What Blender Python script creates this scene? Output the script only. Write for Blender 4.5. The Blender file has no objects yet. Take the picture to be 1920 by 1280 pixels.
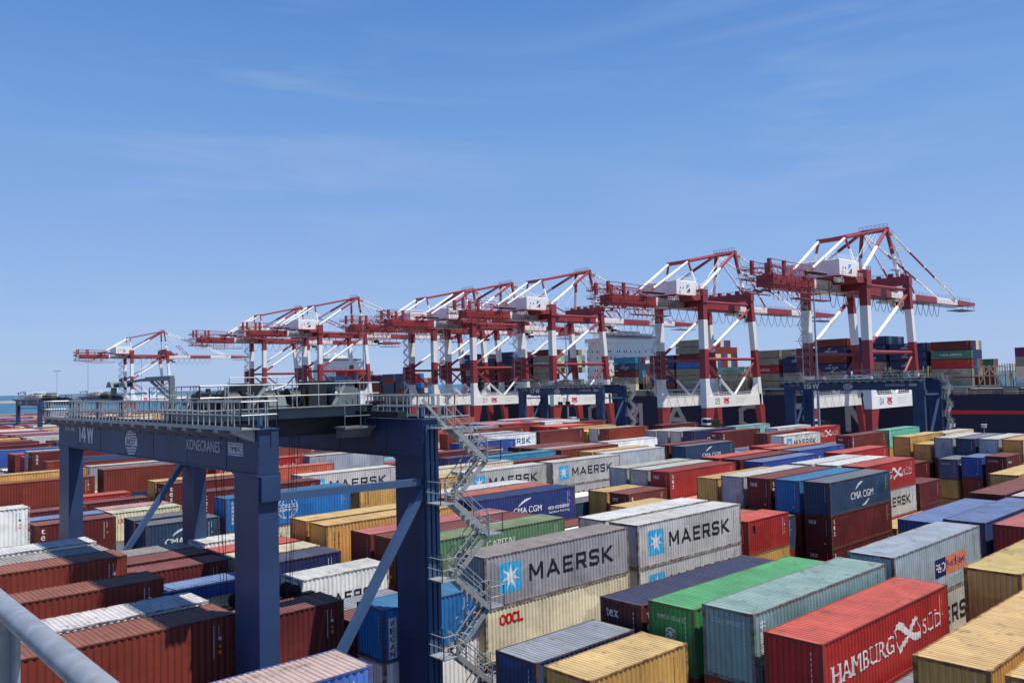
import bpy, bmesh, math, random
import numpy as np
from mathutils import Vector, Matrix
random.seed(7)
R = math.radians
scene = bpy.context.scene
COL = scene.collection

# ---------------------------------------------------------------- camera
CAMZ = 24.05
YAW, PITCH, ROLL, FPX = R(47.6108), R(2.8278), R(-1.433), 1537.74
fw = Vector((math.cos(PITCH)*math.cos(YAW), math.cos(PITCH)*math.sin(YAW), math.sin(PITCH)))
rt = Vector((math.sin(YAW), -math.cos(YAW), 0.0))
up = rt.cross(fw)
rr = rt*math.cos(ROLL) + up*math.sin(ROLL)
uu = -rt*math.sin(ROLL) + up*math.cos(ROLL)
cam_data = bpy.data.cameras.new("camera")
cam = bpy.data.objects.new("camera", cam_data)
COL.objects.link(cam)
cam.matrix_world = Matrix(((rr.x, uu.x, -fw.x, 0), (rr.y, uu.y, -fw.y, 0), (rr.z, uu.z, -fw.z, CAMZ), (0, 0, 0, 1)))
cam_data.lens = FPX/1920*36
cam_data.sensor_width = 36
cam_data.clip_start = 0.05
cam_data.clip_end = 30000
scene.camera = cam

# ---------------------------------------------------------------- light and sky
SUN = Vector((0.20, -0.38, 1.0)).normalized()
SUN_EL = math.asin(SUN.z)
SUN_AZ = math.atan2(SUN.x, SUN.y)
world = bpy.data.worlds.new("World")
scene.world = world
world.use_nodes = True
nt = world.node_tree
for n in list(nt.nodes): nt.nodes.remove(n)
out = nt.nodes.new('ShaderNodeOutputWorld')
bg = nt.nodes.new('ShaderNodeBackground')
sky = nt.nodes.new('ShaderNodeTexSky')
sky.sky_type = 'NISHITA'
sky.sun_disc = False
sky.sun_elevation = SUN_EL
sky.sun_rotation = SUN_AZ
sky.altitude = 0
sky.air_density = 1.0
sky.dust_density = 0.35
sky.ozone_density = 2.6
bg.inputs['Strength'].default_value = 0.112
# thin cirrus streaks, laid out by direction in the sky
tc = nt.nodes.new('ShaderNodeTexCoord')
mp = nt.nodes.new('ShaderNodeMapping'); mp.inputs['Rotation'].default_value = (0.10, -0.22, R(20)); mp.inputs['Scale'].default_value = (1.6, 1.6, 11.0)
nz = nt.nodes.new('ShaderNodeTexNoise'); nz.inputs['Scale'].default_value = 1.7; nz.inputs['Detail'].default_value = 7; nz.inputs['Roughness'].default_value = 0.55; nz.inputs['Distortion'].default_value = 0.5
rp = nt.nodes.new('ShaderNodeValToRGB'); rp.color_ramp.elements[0].position = 0.47; rp.color_ramp.elements[1].position = 0.80
mp2 = nt.nodes.new('ShaderNodeMapping'); mp2.inputs['Scale'].default_value = (1.1, 1.1, 2.2); mp2.inputs['Location'].default_value = (3.1, 0.4, 0.7)
nz2 = nt.nodes.new('ShaderNodeTexNoise'); nz2.inputs['Scale'].default_value = 1.5; nz2.inputs['Detail'].default_value = 2
rp2 = nt.nodes.new('ShaderNodeValToRGB'); rp2.color_ramp.elements[0].position = 0.42; rp2.color_ramp.elements[1].position = 0.66
mul = nt.nodes.new('ShaderNodeMath'); mul.operation = 'MULTIPLY'
mul2 = nt.nodes.new('ShaderNodeMath'); mul2.operation = 'MULTIPLY'; mul2.inputs[1].default_value = 0.24
mix = nt.nodes.new('ShaderNodeMix'); mix.data_type = 'RGBA'; mix.inputs['B'].default_value = (5.6, 6.3, 7.2, 1)
# clear Mediterranean sky: the Nishita sky blended with an elevation gradient
tint = nt.nodes.new('ShaderNodeMix'); tint.data_type = 'RGBA'; tint.inputs['Factor'].default_value = 0.85
sep = nt.nodes.new('ShaderNodeSeparateXYZ'); grad = nt.nodes.new('ShaderNodeValToRGB')
def _l(c):
    c /= 255.0
    return c/12.92 if c <= 0.04045 else ((c+0.055)/1.055)**2.4
stops = [(0.0, (160,188,232)), (0.06, (152,183,231)), (0.17, (134,172,228)), (0.30, (112,158,221)), (0.43, (86,138,208)), (0.60, (58,106,180)), (1.0, (34,72,140))]
els = grad.color_ramp.elements
while len(els) < len(stops): els.new(0.5)
for e, (p, c) in zip(els, stops): e.position = p; e.color = tuple(_l(v) for v in c)+(1,)
gs = nt.nodes.new('ShaderNodeVectorMath'); gs.operation = 'SCALE'; gs.inputs['Scale'].default_value = 0.93/0.112
L_ = nt.links.new
vr = nt.nodes.new('ShaderNodeVectorRotate'); vr.rotation_type = 'Z_AXIS'; vr.inputs['Angle'].default_value = R(-7.0)
L_(tc.outputs['Generated'], vr.inputs['Vector']); L_(vr.outputs[0], mp.inputs['Vector']); L_(mp.outputs[0], nz.inputs['Vector']); L_(nz.outputs['Fac'], rp.inputs[0])
L_(vr.outputs[0], mp2.inputs['Vector']); L_(mp2.outputs[0], nz2.inputs['Vector']); L_(nz2.outputs['Fac'], rp2.inputs[0])
L_(rp.outputs[0], mul.inputs[0]); L_(rp2.outputs[0], mul.inputs[1]); L_(mul.outputs[0], mul2.inputs[0])
L_(tc.outputs['Generated'], sep.inputs[0]); L_(sep.outputs['Z'], grad.inputs[0]); L_(grad.outputs[0], gs.inputs[0]); L_(gs.outputs[0], tint.inputs['B'])
L_(sky.outputs[0], tint.inputs['A']); L_(tint.outputs['Result'], mix.inputs['A'])
L_(mul2.outputs[0], mix.inputs['Factor']); L_(mix.outputs['Result'], bg.inputs['Color']); L_(bg.outputs[0], out.inputs[0])

sd = bpy.data.lights.new("sun", 'SUN'); sd.energy = 5.0; sd.angle = R(0.5); sd.color = (1.0, 0.955, 0.88)
so = bpy.data.objects.new("sun", sd); COL.objects.link(so)
so.rotation_euler = SUN.to_track_quat('Z', 'Y').to_euler()
scene.view_settings.view_transform = 'Standard'
scene.view_settings.look = 'None'
scene.view_settings.exposure = 0.16
scene.view_settings.gamma = 1.0

# ---------------------------------------------------------------- helpers
class MB:
    def __init__(s): s.v = []; s.f = []; s.m = []
    def quad(s, pts, mi=0):
        b = len(s.v); s.v += [tuple(p) for p in pts]; s.f.append(tuple(range(b, b+len(pts)))); s.m.append(mi)
    def box(s, x0, x1, y0, y1, z0, z1, mi=0):
        b = len(s.v)
        s.v += [(x0,y0,z0),(x1,y0,z0),(x1,y1,z0),(x0,y1,z0),(x0,y0,z1),(x1,y0,z1),(x1,y1,z1),(x0,y1,z1)]
        for q in ((0,3,2,1),(4,5,6,7),(0,1,5,4),(1,2,6,5),(2,3,7,6),(3,0,4,7)):
            s.f.append(tuple(b+i for i in q)); s.m.append(mi)
        return s
    def frame(s, p, q, hint=None):
        p = Vector(p); q = Vector(q); d = (q-p).normalized()
        h = Vector(hint) if hint else (Vector((0,0,1)) if abs(d.z) < 0.9 else Vector((1,0,0)))
        a = d.cross(h).normalized(); c = a.cross(d).normalized()
        return p, q, a, c
    def beam(s, p, q, w, h, mi=0, hint=None, w2=None, h2=None):
        p, q, a, c = s.frame(p, q, hint); b = len(s.v)
        w2 = w if w2 is None else w2; h2 = h if h2 is None else h2
        for o, ww, hh in ((p, w, h), (q, w2, h2)):
            for i, j in ((-1,-1),(1,-1),(1,1),(-1,1)):
                s.v.append(tuple(o + a*(i*ww/2) + c*(j*hh/2)))
        for qd in ((3,2,1,0),(4,5,6,7),(0,1,5,4),(1,2,6,5),(2,3,7,6),(3,0,4,7)):
            s.f.append(tuple(b+i for i in qd)); s.m.append(mi)
        return s
    def tube(s, p, q, r, n=8, mi=0, r2=None):
        p, q, a, c = s.frame(p, q); b = len(s.v); r2 = r if r2 is None else r2
        for o, rad in ((p, r), (q, r2)):
            for k in range(n):
                t = 2*math.pi*k/n; s.v.append(tuple(o + a*(rad*math.cos(t)) + c*(rad*math.sin(t))))
        for k in range(n):
            s.f.append((b+k, b+(k+1)%n, b+n+(k+1)%n, b+n+k)); s.m.append(mi)
        s.f.append(tuple(b+k for k in range(n-1,-1,-1))); s.m.append(mi)
        s.f.append(tuple(b+n+k for k in range(n))); s.m.append(mi)
        return s
    def path(s, pts, r, n=6, mi=0):
        for a, b in zip(pts[:-1], pts[1:]): s.tube(a, b, r, n, mi)
        return s
    def prism(s, poly, axis, a0, a1, mi=0):
        # poly: 2d outline; axis 'x','y','z' = extrusion direction
        def P(u, v, w): return {'x': (w, u, v), 'y': (u, w, v), 'z': (u, v, w)}[axis]
        n = len(poly); b = len(s.v)
        s.v += [P(u, v, a0) for u, v in poly] + [P(u, v, a1) for u, v in poly]
        s.f.append(tuple(range(b+n-1, b-1, -1))); s.m.append(mi)
        s.f.append(tuple(range(b+n, b+2*n))); s.m.append(mi)
        for k in range(n):
            s.f.append((b+k, b+(k+1)%n, b+n+(k+1)%n, b+n+k)); s.m.append(mi)
        return s
    def rail(s, pts, h=1.1, sp=1.2, r=0.022, mi=0, n=5, mids=(0.5,)):
        for a, b in zip(pts[:-1], pts[1:]):
            a = Vector(a); b = Vector(b); L = (b-a).length; k = max(1, int(round(L/sp)))
            for i in range(k+1):
                o = a.lerp(b, i/k); s.tube(o, o+Vector((0,0,h)), r, n, mi)
            for t in (1.0,)+tuple(mids):
                s.tube(a+Vector((0,0,h*t)), b+Vector((0,0,h*t)), r, n, mi)
        return s
    def mesh(s, name, mats):
        me = bpy.data.meshes.new(name); me.from_pydata(s.v, [], s.f)
        for m in mats: me.materials.append(m)
        if len(mats) > 1: me.polygons.foreach_set('material_index', s.m)
        bm = bmesh.new(); bm.from_mesh(me); bmesh.ops.recalc_face_normals(bm, faces=bm.faces); bm.to_mesh(me); bm.free()
        me.update(); return me
    def build(s, name, mats, parent=None, loc=(0,0,0)):
        if not isinstance(mats, (list, tuple)): mats = [mats]
        return link(name, s.mesh(name, mats), parent, loc)
def link(name, me, parent=None, loc=(0,0,0), rotz=0.0, color=None):
    o = bpy.data.objects.new(name, me); COL.objects.link(o); o.parent = parent; o.location = loc
    if rotz: o.rotation_euler = (0, 0, rotz)
    if color: o.color = color
    return o
def empty(name, loc=(0,0,0), rotz=0.0):
    o = bpy.data.objects.new(name, None); COL.objects.link(o); o.location = loc; o.rotation_euler = (0,0,rotz); o.empty_display_size = 0.5
    return o
def tag(o, label, cat, group=None, kind=None):
    if label: o['label'] = label
    if cat: o['category'] = cat
    if group: o['group'] = group
    if kind: o['kind'] = kind
    return o
def copy_tree(o, parent=None):
    c = o.copy(); COL.objects.link(c); c.parent = parent
    for ch in KIDS.get(o.name, []): copy_tree(ch, c)
    return c
KIDS = {}
def lin(c):
    c /= 255.0
    return c/12.92 if c <= 0.04045 else ((c+0.055)/1.055)**2.4
def rgb(r, g, b, k=1.0): return (lin(r)*k, lin(g)*k, lin(b)*k, 1.0)

# ---------------------------------------------------------------- materials
def new_mat(name):
    m = bpy.data.materials.new(name); m.use_nodes = True
    nt = m.node_tree; b = nt.nodes['Principled BSDF']
    return m, nt, b
def paint(name, col, rough=0.5, rust=0.25, metal=0.0, scale=0.8, dirt=(0.10,0.07,0.05), var=0.18, streak=True, spec=0.4, dents=False, edge=(.52,.78), fs=1.0):
    """painted steel with uneven tone and dirt streaks; col None = the object's own colour"""
    m, nt, b = new_mat(name); N = nt.nodes.new; L = nt.links.new
    tc = N('ShaderNodeTexCoord'); oi = N('ShaderNodeObjectInfo')
    add = N('ShaderNodeVectorMath'); add.operation = 'ADD'
    mulr = N('ShaderNodeMath'); mulr.operation = 'MULTIPLY'; mulr.inputs[1].default_value = 61.0
    L(oi.outputs['Random'], mulr.inputs[0]); L(tc.outputs['Object'], add.inputs[0]); L(mulr.outputs[0], add.inputs[1])
    n1 = N('ShaderNodeTexNoise'); n1.inputs['Scale'].default_value = scale; n1.inputs['Detail'].default_value = 3
    L(add.outputs[0], n1.inputs['Vector'])
    mp = N('ShaderNodeMapping'); mp.inputs['Scale'].default_value = (4.0*fs, 4.0*fs, 0.35*fs) if streak else (2.5*fs, 2.5*fs, 2.5*fs)
    n2 = N('ShaderNodeTexNoise'); n2.inputs['Scale'].default_value = 1.2; n2.inputs['Detail'].default_value = 5; n2.inputs['Roughness'].default_value = 0.65
    L(add.outputs[0], mp.inputs[0]); L(mp.outputs[0], n2.inputs['Vector'])
    rp = N('ShaderNodeValToRGB'); rp.color_ramp.elements[0].position = edge[0]; rp.color_ramp.elements[1].position = edge[1]
    L(n2.outputs['Fac'], rp.inputs[0])
    base = N('ShaderNodeMix'); base.data_type = 'RGBA'; base.blend_type = 'MULTIPLY'; base.inputs['Factor'].default_value = 1
    if col is None: L(oi.outputs['Color'], base.inputs['A'])
    else: base.inputs['A'].default_value = col
    mr = N('ShaderNodeMapRange'); mr.inputs['From Min'].default_value = 0.3; mr.inputs['From Max'].default_value = 0.7
    mr.inputs['To Min'].default_value = 1-var; mr.inputs['To Max'].default_value = 1+var
    L(n1.outputs['Fac'], mr.inputs['Value']); L(mr.outputs[0], base.inputs['B'])
    fm = N('ShaderNodeMath'); fm.operation = 'MULTIPLY'; fm.inputs[1].default_value = rust
    L(rp.outputs[0], fm.inputs[0])
    dm = N('ShaderNodeMix'); dm.data_type = 'RGBA'; dm.inputs['B'].default_value = dirt+(1,)
    L(fm.outputs[0], dm.inputs['Factor']); L(base.outputs['Result'], dm.inputs['A'])
    L(dm.outputs['Result'], b.inputs['Base Color'])
    b.inputs['Roughness'].default_value = rough; b.inputs['Metallic'].default_value = metal
    b.inputs['Specular IOR Level'].default_value = spec
    if dents:
        # shallow dents, chalky fading and rectangular touch-up patches
        n3 = N('ShaderNodeTexNoise'); n3.inputs['Scale'].default_value = 1.1; n3.inputs['Detail'].default_value = 2; L(add.outputs[0], n3.inputs['Vector'])
        bp = N('ShaderNodeBump'); bp.inputs['Strength'].default_value = 0.6; bp.inputs['Distance'].default_value = 0.05
        L(n3.outputs['Fac'], bp.inputs['Height']); L(bp.outputs[0], b.inputs['Normal'])
        vo = N('ShaderNodeTexVoronoi'); vo.distance = 'CHEBYCHEV'; vo.inputs['Scale'].default_value = 0.42; L(add.outputs[0], vo.inputs['Vector'])
        sp = N('ShaderNodeSeparateColor'); L(vo.outputs['Color'], sp.inputs[0])
        pr = N('ShaderNodeValToRGB'); pr.color_ramp.interpolation = 'CONSTANT'; pr.color_ramp.elements[0].color = (.86,.86,.86,1); pr.color_ramp.elements[1].position = .16; pr.color_ramp.elements[1].color = (1,1,1,1)
        e = pr.color_ramp.elements.new(.86); e.color = (1.12,1.12,1.12,1)
        L(sp.outputs[0], pr.inputs[0])
        n4 = N('ShaderNodeTexNoise'); n4.inputs['Scale'].default_value = 2.4; n4.inputs['Detail'].default_value = 8; n4.inputs['Roughness'].default_value = .75; L(add.outputs[0], n4.inputs['Vector'])
        r4 = N('ShaderNodeValToRGB'); r4.color_ramp.elements[0].position = .62; r4.color_ramp.elements[1].position = .70; L(n4.outputs['Fac'], r4.inputs[0])
        f4 = N('ShaderNodeMath'); f4.operation = 'MULTIPLY'; f4.inputs[1].default_value = .45; L(r4.outputs[0], f4.inputs[0])
        m5 = N('ShaderNodeMix'); m5.data_type = 'RGBA'; m5.blend_type = 'MULTIPLY'; m5.inputs['Factor'].default_value = 1
        L(dm.outputs['Result'], m5.inputs['A']); L(pr.outputs[0], m5.inputs['B'])
        m6 = N('ShaderNodeMix'); m6.data_type = 'RGBA'; m6.inputs['B'].default_value = (0.15,0.075,0.04,1)
        L(f4.outputs[0], m6.inputs['Factor']); L(m5.outputs['Result'], m6.inputs['A']); L(m6.outputs['Result'], b.inputs['Base Color'])
    return m
def flat(name, col, rough=0.6, metal=0.0):
    m, nt, b = new_mat(name); N = nt.nodes.new; L = nt.links.new
    tc = N('ShaderNodeTexCoord'); n = N('ShaderNodeTexNoise'); n.inputs['Scale'].default_value = 3; n.inputs['Detail'].default_value = 3
    mr = N('ShaderNodeMapRange'); mr.inputs['From Min'].default_value = 0.3; mr.inputs['From Max'].default_value = 0.6; mr.inputs['To Min'].default_value = 0.72; mr.inputs['To Max'].default_value = 1.05
    mx = N('ShaderNodeMix'); mx.data_type = 'RGBA'; mx.blend_type = 'MULTIPLY'; mx.inputs['Factor'].default_value = 1; mx.inputs['A'].default_value = col
    L(tc.outputs['Object'], n.inputs['Vector']); L(n.outputs['Fac'], mr.inputs['Value']); L(mr.outputs[0], mx.inputs['B']); L(mx.outputs['Result'], b.inputs['Base Color'])
    b.inputs['Roughness'].default_value = rough; b.inputs['Metallic'].default_value = metal
    return m
def roof_mat(name):
    m, nt, b = new_mat(name); N = nt.nodes.new; L = nt.links.new
    tc = N('ShaderNodeTexCoord'); oi = N('ShaderNodeObjectInfo')
    add = N('ShaderNodeVectorMath'); add.operation = 'ADD'
    mulr = N('ShaderNodeMath'); mulr.operation = 'MULTIPLY'; mulr.inputs[1].default_value = 37.0
    L(oi.outputs['Random'], mulr.inputs[0]); L(tc.outputs['Object'], add.inputs[0]); L(mulr.outputs[0], add.inputs[1])
    n1 = N('ShaderNodeTexNoise'); n1.inputs['Scale'].default_value = 0.55; n1.inputs['Detail'].default_value = 6; n1.inputs['Roughness'].default_value = 0.6
    mp = N('ShaderNodeMapping'); mp.inputs['Scale'].default_value = (5.0, 0.5, 1)
    n2 = N('ShaderNodeTexNoise'); n2.inputs['Scale'].default_value = 1.0; n2.inputs['Detail'].default_value = 4
    n3 = N('ShaderNodeTexNoise'); n3.inputs['Scale'].default_value = 1.6; n3.inputs['Detail'].default_value = 7; n3.inputs['Roughness'].default_value = 0.7
    L(add.outputs[0], n1.inputs['Vector']); L(add.outputs[0], mp.inputs[0]); L(mp.outputs[0], n2.inputs['Vector']); L(add.outputs[0], n3.inputs['Vector'])
    r1 = N('ShaderNodeMapRange'); r1.inputs['From Min'].default_value = 0.3; r1.inputs['From Max'].default_value = 0.7; r1.inputs['To Min'].default_value = 0.80; r1.inputs['To Max'].default_value = 1.14
    r2 = N('ShaderNodeMapRange'); r2.inputs['From Min'].default_value = 0.3; r2.inputs['From Max'].default_value = 0.7; r2.inputs['To Min'].default_value = 0.86; r2.inputs['To Max'].default_value = 1.10
    L(n1.outputs['Fac'], r1.inputs['Value']); L(n2.outputs['Fac'], r2.inputs['Value'])
    mm = N('ShaderNodeMath'); mm.operation = 'MULTIPLY'; L(r1.outputs[0], mm.inputs[0]); L(r2.outputs[0], mm.inputs[1])
    base = N('ShaderNodeMix'); base.data_type = 'RGBA'; base.blend_type = 'MULTIPLY'; base.inputs['Factor'].default_value = 1
    L(oi.outputs['Color'], base.inputs['A']); L(mm.outputs[0], base.inputs['B'])
    rp = N('ShaderNodeValToRGB'); rp.color_ramp.elements[0].position = 0.56; rp.color_ramp.elements[1].position = 0.70
    L(n3.outputs['Fac'], rp.inputs[0])
    f = N('ShaderNodeMath'); f.operation = 'MULTIPLY'; f.inputs[1].default_value = 0.7; L(rp.outputs[0], f.inputs[0])
    st = N('ShaderNodeMix'); st.data_type = 'RGBA'; st.inputs['B'].default_value = (0.13, 0.075, 0.045, 1)
    L(f.outputs[0], st.inputs['Factor']); L(base.outputs['Result'], st.inputs['A'])
    L(st.outputs['Result'], b.inputs['Base Color']); b.inputs['Roughness'].default_value = 0.6; b.inputs['Specular IOR Level'].default_value = 0.3
    return m
M_side = paint("container_paint", None, 0.55, 0.5, scale=0.5, dirt=(0.085,0.05,0.035), var=0.16, dents=True)
M_roof = roof_mat("container_roof_paint")
M_frame = paint("container_frame_paint", None, 0.7, 1.0, scale=1.3, dirt=(0.13,0.060,0.034), var=0.25, streak=False, edge=(.40,.62))
M_white = flat("white_marking", (0.80,0.80,0.78,1), 0.6)
M_black = flat("black_marking", (0.012,0.013,0.02,1), 0.6)
M_redmk = flat("red_marking", (0.55,0.02,0.02,1), 0.5)
M_ltblue = flat("light_blue_marking", rgb(75,180,225), 0.5)
M_dkblue = flat("dark_blue_marking", rgb(25,35,110), 0.5)
M_orange = flat("orange_marking", rgb(240,150,40), 0.5)
M_salmon = flat("salmon_marking", rgb(235,140,110), 0.5)
M_green = flat("green_marking", rgb(20,140,80), 0.5)
M_palegrey = flat("pale_grey_marking", (0.60,0.62,0.66,1), 0.6)
M_navy = paint("navy_crane_paint", (0.024,0.050,0.125,1), 0.5, 0.5, scale=0.5, dirt=(0.045,0.05,0.065), var=0.22)
M_ltnavy = paint("pale_navy_crane_paint", (0.05,0.10,0.20,1), 0.42, 0.2, scale=0.4, dirt=(0.03,0.04,0.07), var=0.1)
M_galv = paint("galvanised_steel", (0.36,0.38,0.38,1), 0.45, 0.3, metal=0.35, scale=2.0, dirt=(0.16,0.16,0.15), var=0.15, streak=False)
M_dark = flat("dark_machinery", (0.018,0.020,0.022,1), 0.5)
M_greyp = paint("grey_machine_paint", (0.14,0.17,0.18,1), 0.45, 0.3, scale=1.0, dirt=(0.04,0.04,0.04))
M_cabinet = flat("white_cabinet", (0.72,0.74,0.76,1), 0.4)
M_red = paint("red_crane_paint", (0.30,0.045,0.052,1), 0.45, 0.25, scale=0.12, dirt=(0.10,0.02,0.02), var=0.1)
M_wht = paint("white_crane_paint", (0.86,0.85,0.82,1), 0.45, 0.22, scale=0.12, dirt=(0.42,0.38,0.32), var=0.06)
M_rope = flat("steel_rope", (0.015,0.015,0.017,1), 0.6)
M_hull = paint("navy_hull_paint", (0.006,0.012,0.045,1), 0.65, 0.3, scale=0.03, dirt=(0.02,0.02,0.04), var=0.15)
M_hullred = flat("red_hull_stripe", (0.55,0.012,0.02,1), 0.5)
M_hulltxt = flat("grey_hull_lettering", (0.42,0.40,0.37,1), 0.6)
M_super = paint("ship_white_paint", (0.80,0.81,0.80,1), 0.5, 0.12, scale=0.1, dirt=(0.55,0.5,0.42), var=0.04)
M_glass = flat("dark_glass", (0.02,0.03,0.04,1), 0.15)
M_buff = paint("buff_deck_paint", (0.52,0.44,0.30,1), 0.6, 0.6, scale=0.3, dirt=(0.25,0.10,0.04), var=0.15)
M_deckgrey = paint("grey_deck_steel", (0.22,0.22,0.19,1), 0.6, 0.5, scale=0.2, dirt=(0.20,0.10,0.05))
M_sprd = flat("orange_spreader_paint", rgb(225,95,40), 0.5)
M_mast = flat('pale_mast_steel', (0.30,0.33,0.36,1), 0.5)
M_tyre = flat("black_rubber", (0.012,0.012,0.012,1), 0.8)

# ---------------------------------------------------------------- lettering
_tc = {}
def text_polys(body, bold=0.0, shear=0.0, sp=1.0):
    key = (body, bold, shear, sp)
    if key in _tc: return _tc[key]
    cu = bpy.data.curves.new('txt', 'FONT'); cu.body = body; cu.offset = bold; cu.shear = shear; cu.space_character = sp; cu.resolution_u = 3
    ob = bpy.data.objects.new('txt', cu); COL.objects.link(ob)
    dg = bpy.context.evaluated_depsgraph_get(); me = bpy.data.meshes.new_from_object(ob.evaluated_get(dg))
    vs = [v.co.copy() for v in me.vertices]; fs = [tuple(p.vertices) for p in me.polygons]
    bpy.data.objects.remove(ob); bpy.data.curves.remove(cu); bpy.data.meshes.remove(me)
    xs = [v.x for v in vs]; ys = [v.y for v in vs]
    bb = (min(xs), max(xs), min(ys), max(ys)) if vs else (0,1,0,1)
    _tc[key] = (vs, fs, bb); return _tc[key]
_a, _z, _m = .085, .915, .5
GL = {'M': (1.05, [[(.085,_a),(.085,_z)], [(.965,_a),(.965,_z)], [(.14,_z),(.525,.25)], [(.525,.25),(.91,_z)]]),
 'A': (1.0, [[(.09,_a),(.5,_z)], [(.5,_z),(.91,_a)], [(.27,.30),(.73,.30)]]),
 'E': (.8, [[(.085,_a),(.085,_z)], [(.085,_z),(.72,_z)], [(.085,_m),(.62,_m)], [(.085,_a),(.72,_a)]]),
 'R': (.85, [[(.085,_a),(.085,_z)], [(.085,_z),(.76,_z)], [(.76,_z),(.76,.45)], [(.76,.45),(.085,.45)], [(.48,.42),(.74,_a)]]),
 'S': (.82, [[(.74,.83),(.74,.86)], [(.66,_z),(.18,_z)], [(.18,_z),(.085,.83)], [(.085,.80),(.085,.62)], [(.17,_m),(.66,_m)], [(.74,.38),(.74,.2)], [(.64,_a),(.18,_a)], [(.085,.14),(.085,.17)]]),
 'K': (.85, [[(.085,_a),(.085,_z)], [(.2,.5),(.72,_z)], [(.24,.5),(.76,_a)]]),
 'O': (.9, [[(.3,_a),(.6,_a)], [(.085,.3),(.085,.7)], [(.815,.3),(.815,.7)], [(.3,_z),(.6,_z)], [(.26,_a),(.085,.3)], [(.64,_a),(.815,.3)], [(.26,_z),(.085,.7)], [(.64,_z),(.815,.7)]]),
 'C': (.85, [[(.28,_a),(.6,_a)], [(.085,.28),(.085,.72)], [(.28,_z),(.6,_z)], [(.26,_a),(.085,.27)], [(.26,_z),(.085,.73)], [(.62,_z),(.77,.76)], [(.62,_a),(.77,.24)]]),
 'G': (.9, [[(.28,_a),(.8,_a)], [(.085,.28),(.085,.72)], [(.28,_z),(.62,_z)], [(.26,_a),(.085,.27)], [(.26,_z),(.085,.73)], [(.64,_z),(.79,.76)], [(.8,_a),(.8,.46)], [(.55,.46),(.8,.46)]]),
 'L': (.75, [[(.085,_a),(.085,_z)], [(.085,_a),(.68,_a)]]), 'I': (.17, [[(.085,_a),(.085,_z)]]), ' ': (.35, []),
 'P': (.82, [[(.085,_a),(.085,_z)], [(.085,_z),(.74,_z)], [(.74,_z),(.74,.45)], [(.74,.45),(.085,.45)]]),
 'D': (.88, [[(.085,_a),(.085,_z)], [(.085,_z),(.72,_z)], [(.80,.83),(.80,.17)], [(.72,_a),(.085,_a)]]),
 'H': (.9, [[(.085,_a),(.085,_z)], [(.815,_a),(.815,_z)], [(.085,_m),(.815,_m)]]), 'N': (.92, [[(.085,_a),(.085,_z)], [(.835,_a),(.835,_z)], [(.13,_z),(.79,_a)]]),
 'T': (.85, [[(.085,_z),(.765,_z)], [(.425,_a),(.425,_z)]]), 'V': (1.0, [[(.09,_z),(.5,_a)], [(.5,_a),(.91,_z)]]), 'W': (1.3, [[(.09,_z),(.37,_a)], [(.37,_a),(.65,_z)], [(.65,_z),(.93,_a)], [(.93,_a),(1.21,_z)]]),
 'Z': (.8, [[(.085,_z),(.715,_z)], [(.67,.83),(.13,.17)], [(.085,_a),(.715,_a)]]),
 '1': (.42, [[(.31,_a),(.31,_z)], [(.04,.70),(.27,.88)]]), '4': (.85, [[(.6,_a),(.6,_z)], [(.55,_z),(.12,.32)], [(.085,.30),(.77,.30)]]), '5': (.8, [[(.72,_z),(.085,_z)], [(.085,_z),(.085,.52)], [(.085,.52),(.72,.52)], [(.72,.52),(.72,_a)], [(.72,_a),(.085,_a)]]),
 '7': (.75, [[(.085,_z),(.68,_z)], [(.64,_z),(.3,_a)]]), '0': (.8, [[(.085,_a),(.715,_a)], [(.085,_a),(.085,_z)], [(.085,_z),(.715,_z)], [(.715,_a),(.715,_z)]]),
 '6': (.8, [[(.7,_z),(.085,_z)], [(.085,_z),(.085,_a)], [(.085,_a),(.715,_a)], [(.715,_a),(.715,.52)], [(.715,.52),(.085,.52)]]),
 '8': (.8, [[(.085,_a),(.715,_a)], [(.085,_a),(.085,_z)], [(.085,_z),(.715,_z)], [(.715,_a),(.715,_z)], [(.085,_m),(.715,_m)]]),
 '9': (.8, [[(.1,_a),(.715,_a)], [(.715,_a),(.715,_z)], [(.715,_z),(.085,_z)], [(.085,_z),(.085,.48)], [(.085,.48),(.715,.48)]])}
WH, BK, RD, LB, DB, OR, SA, GR, PG = range(9)
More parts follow.
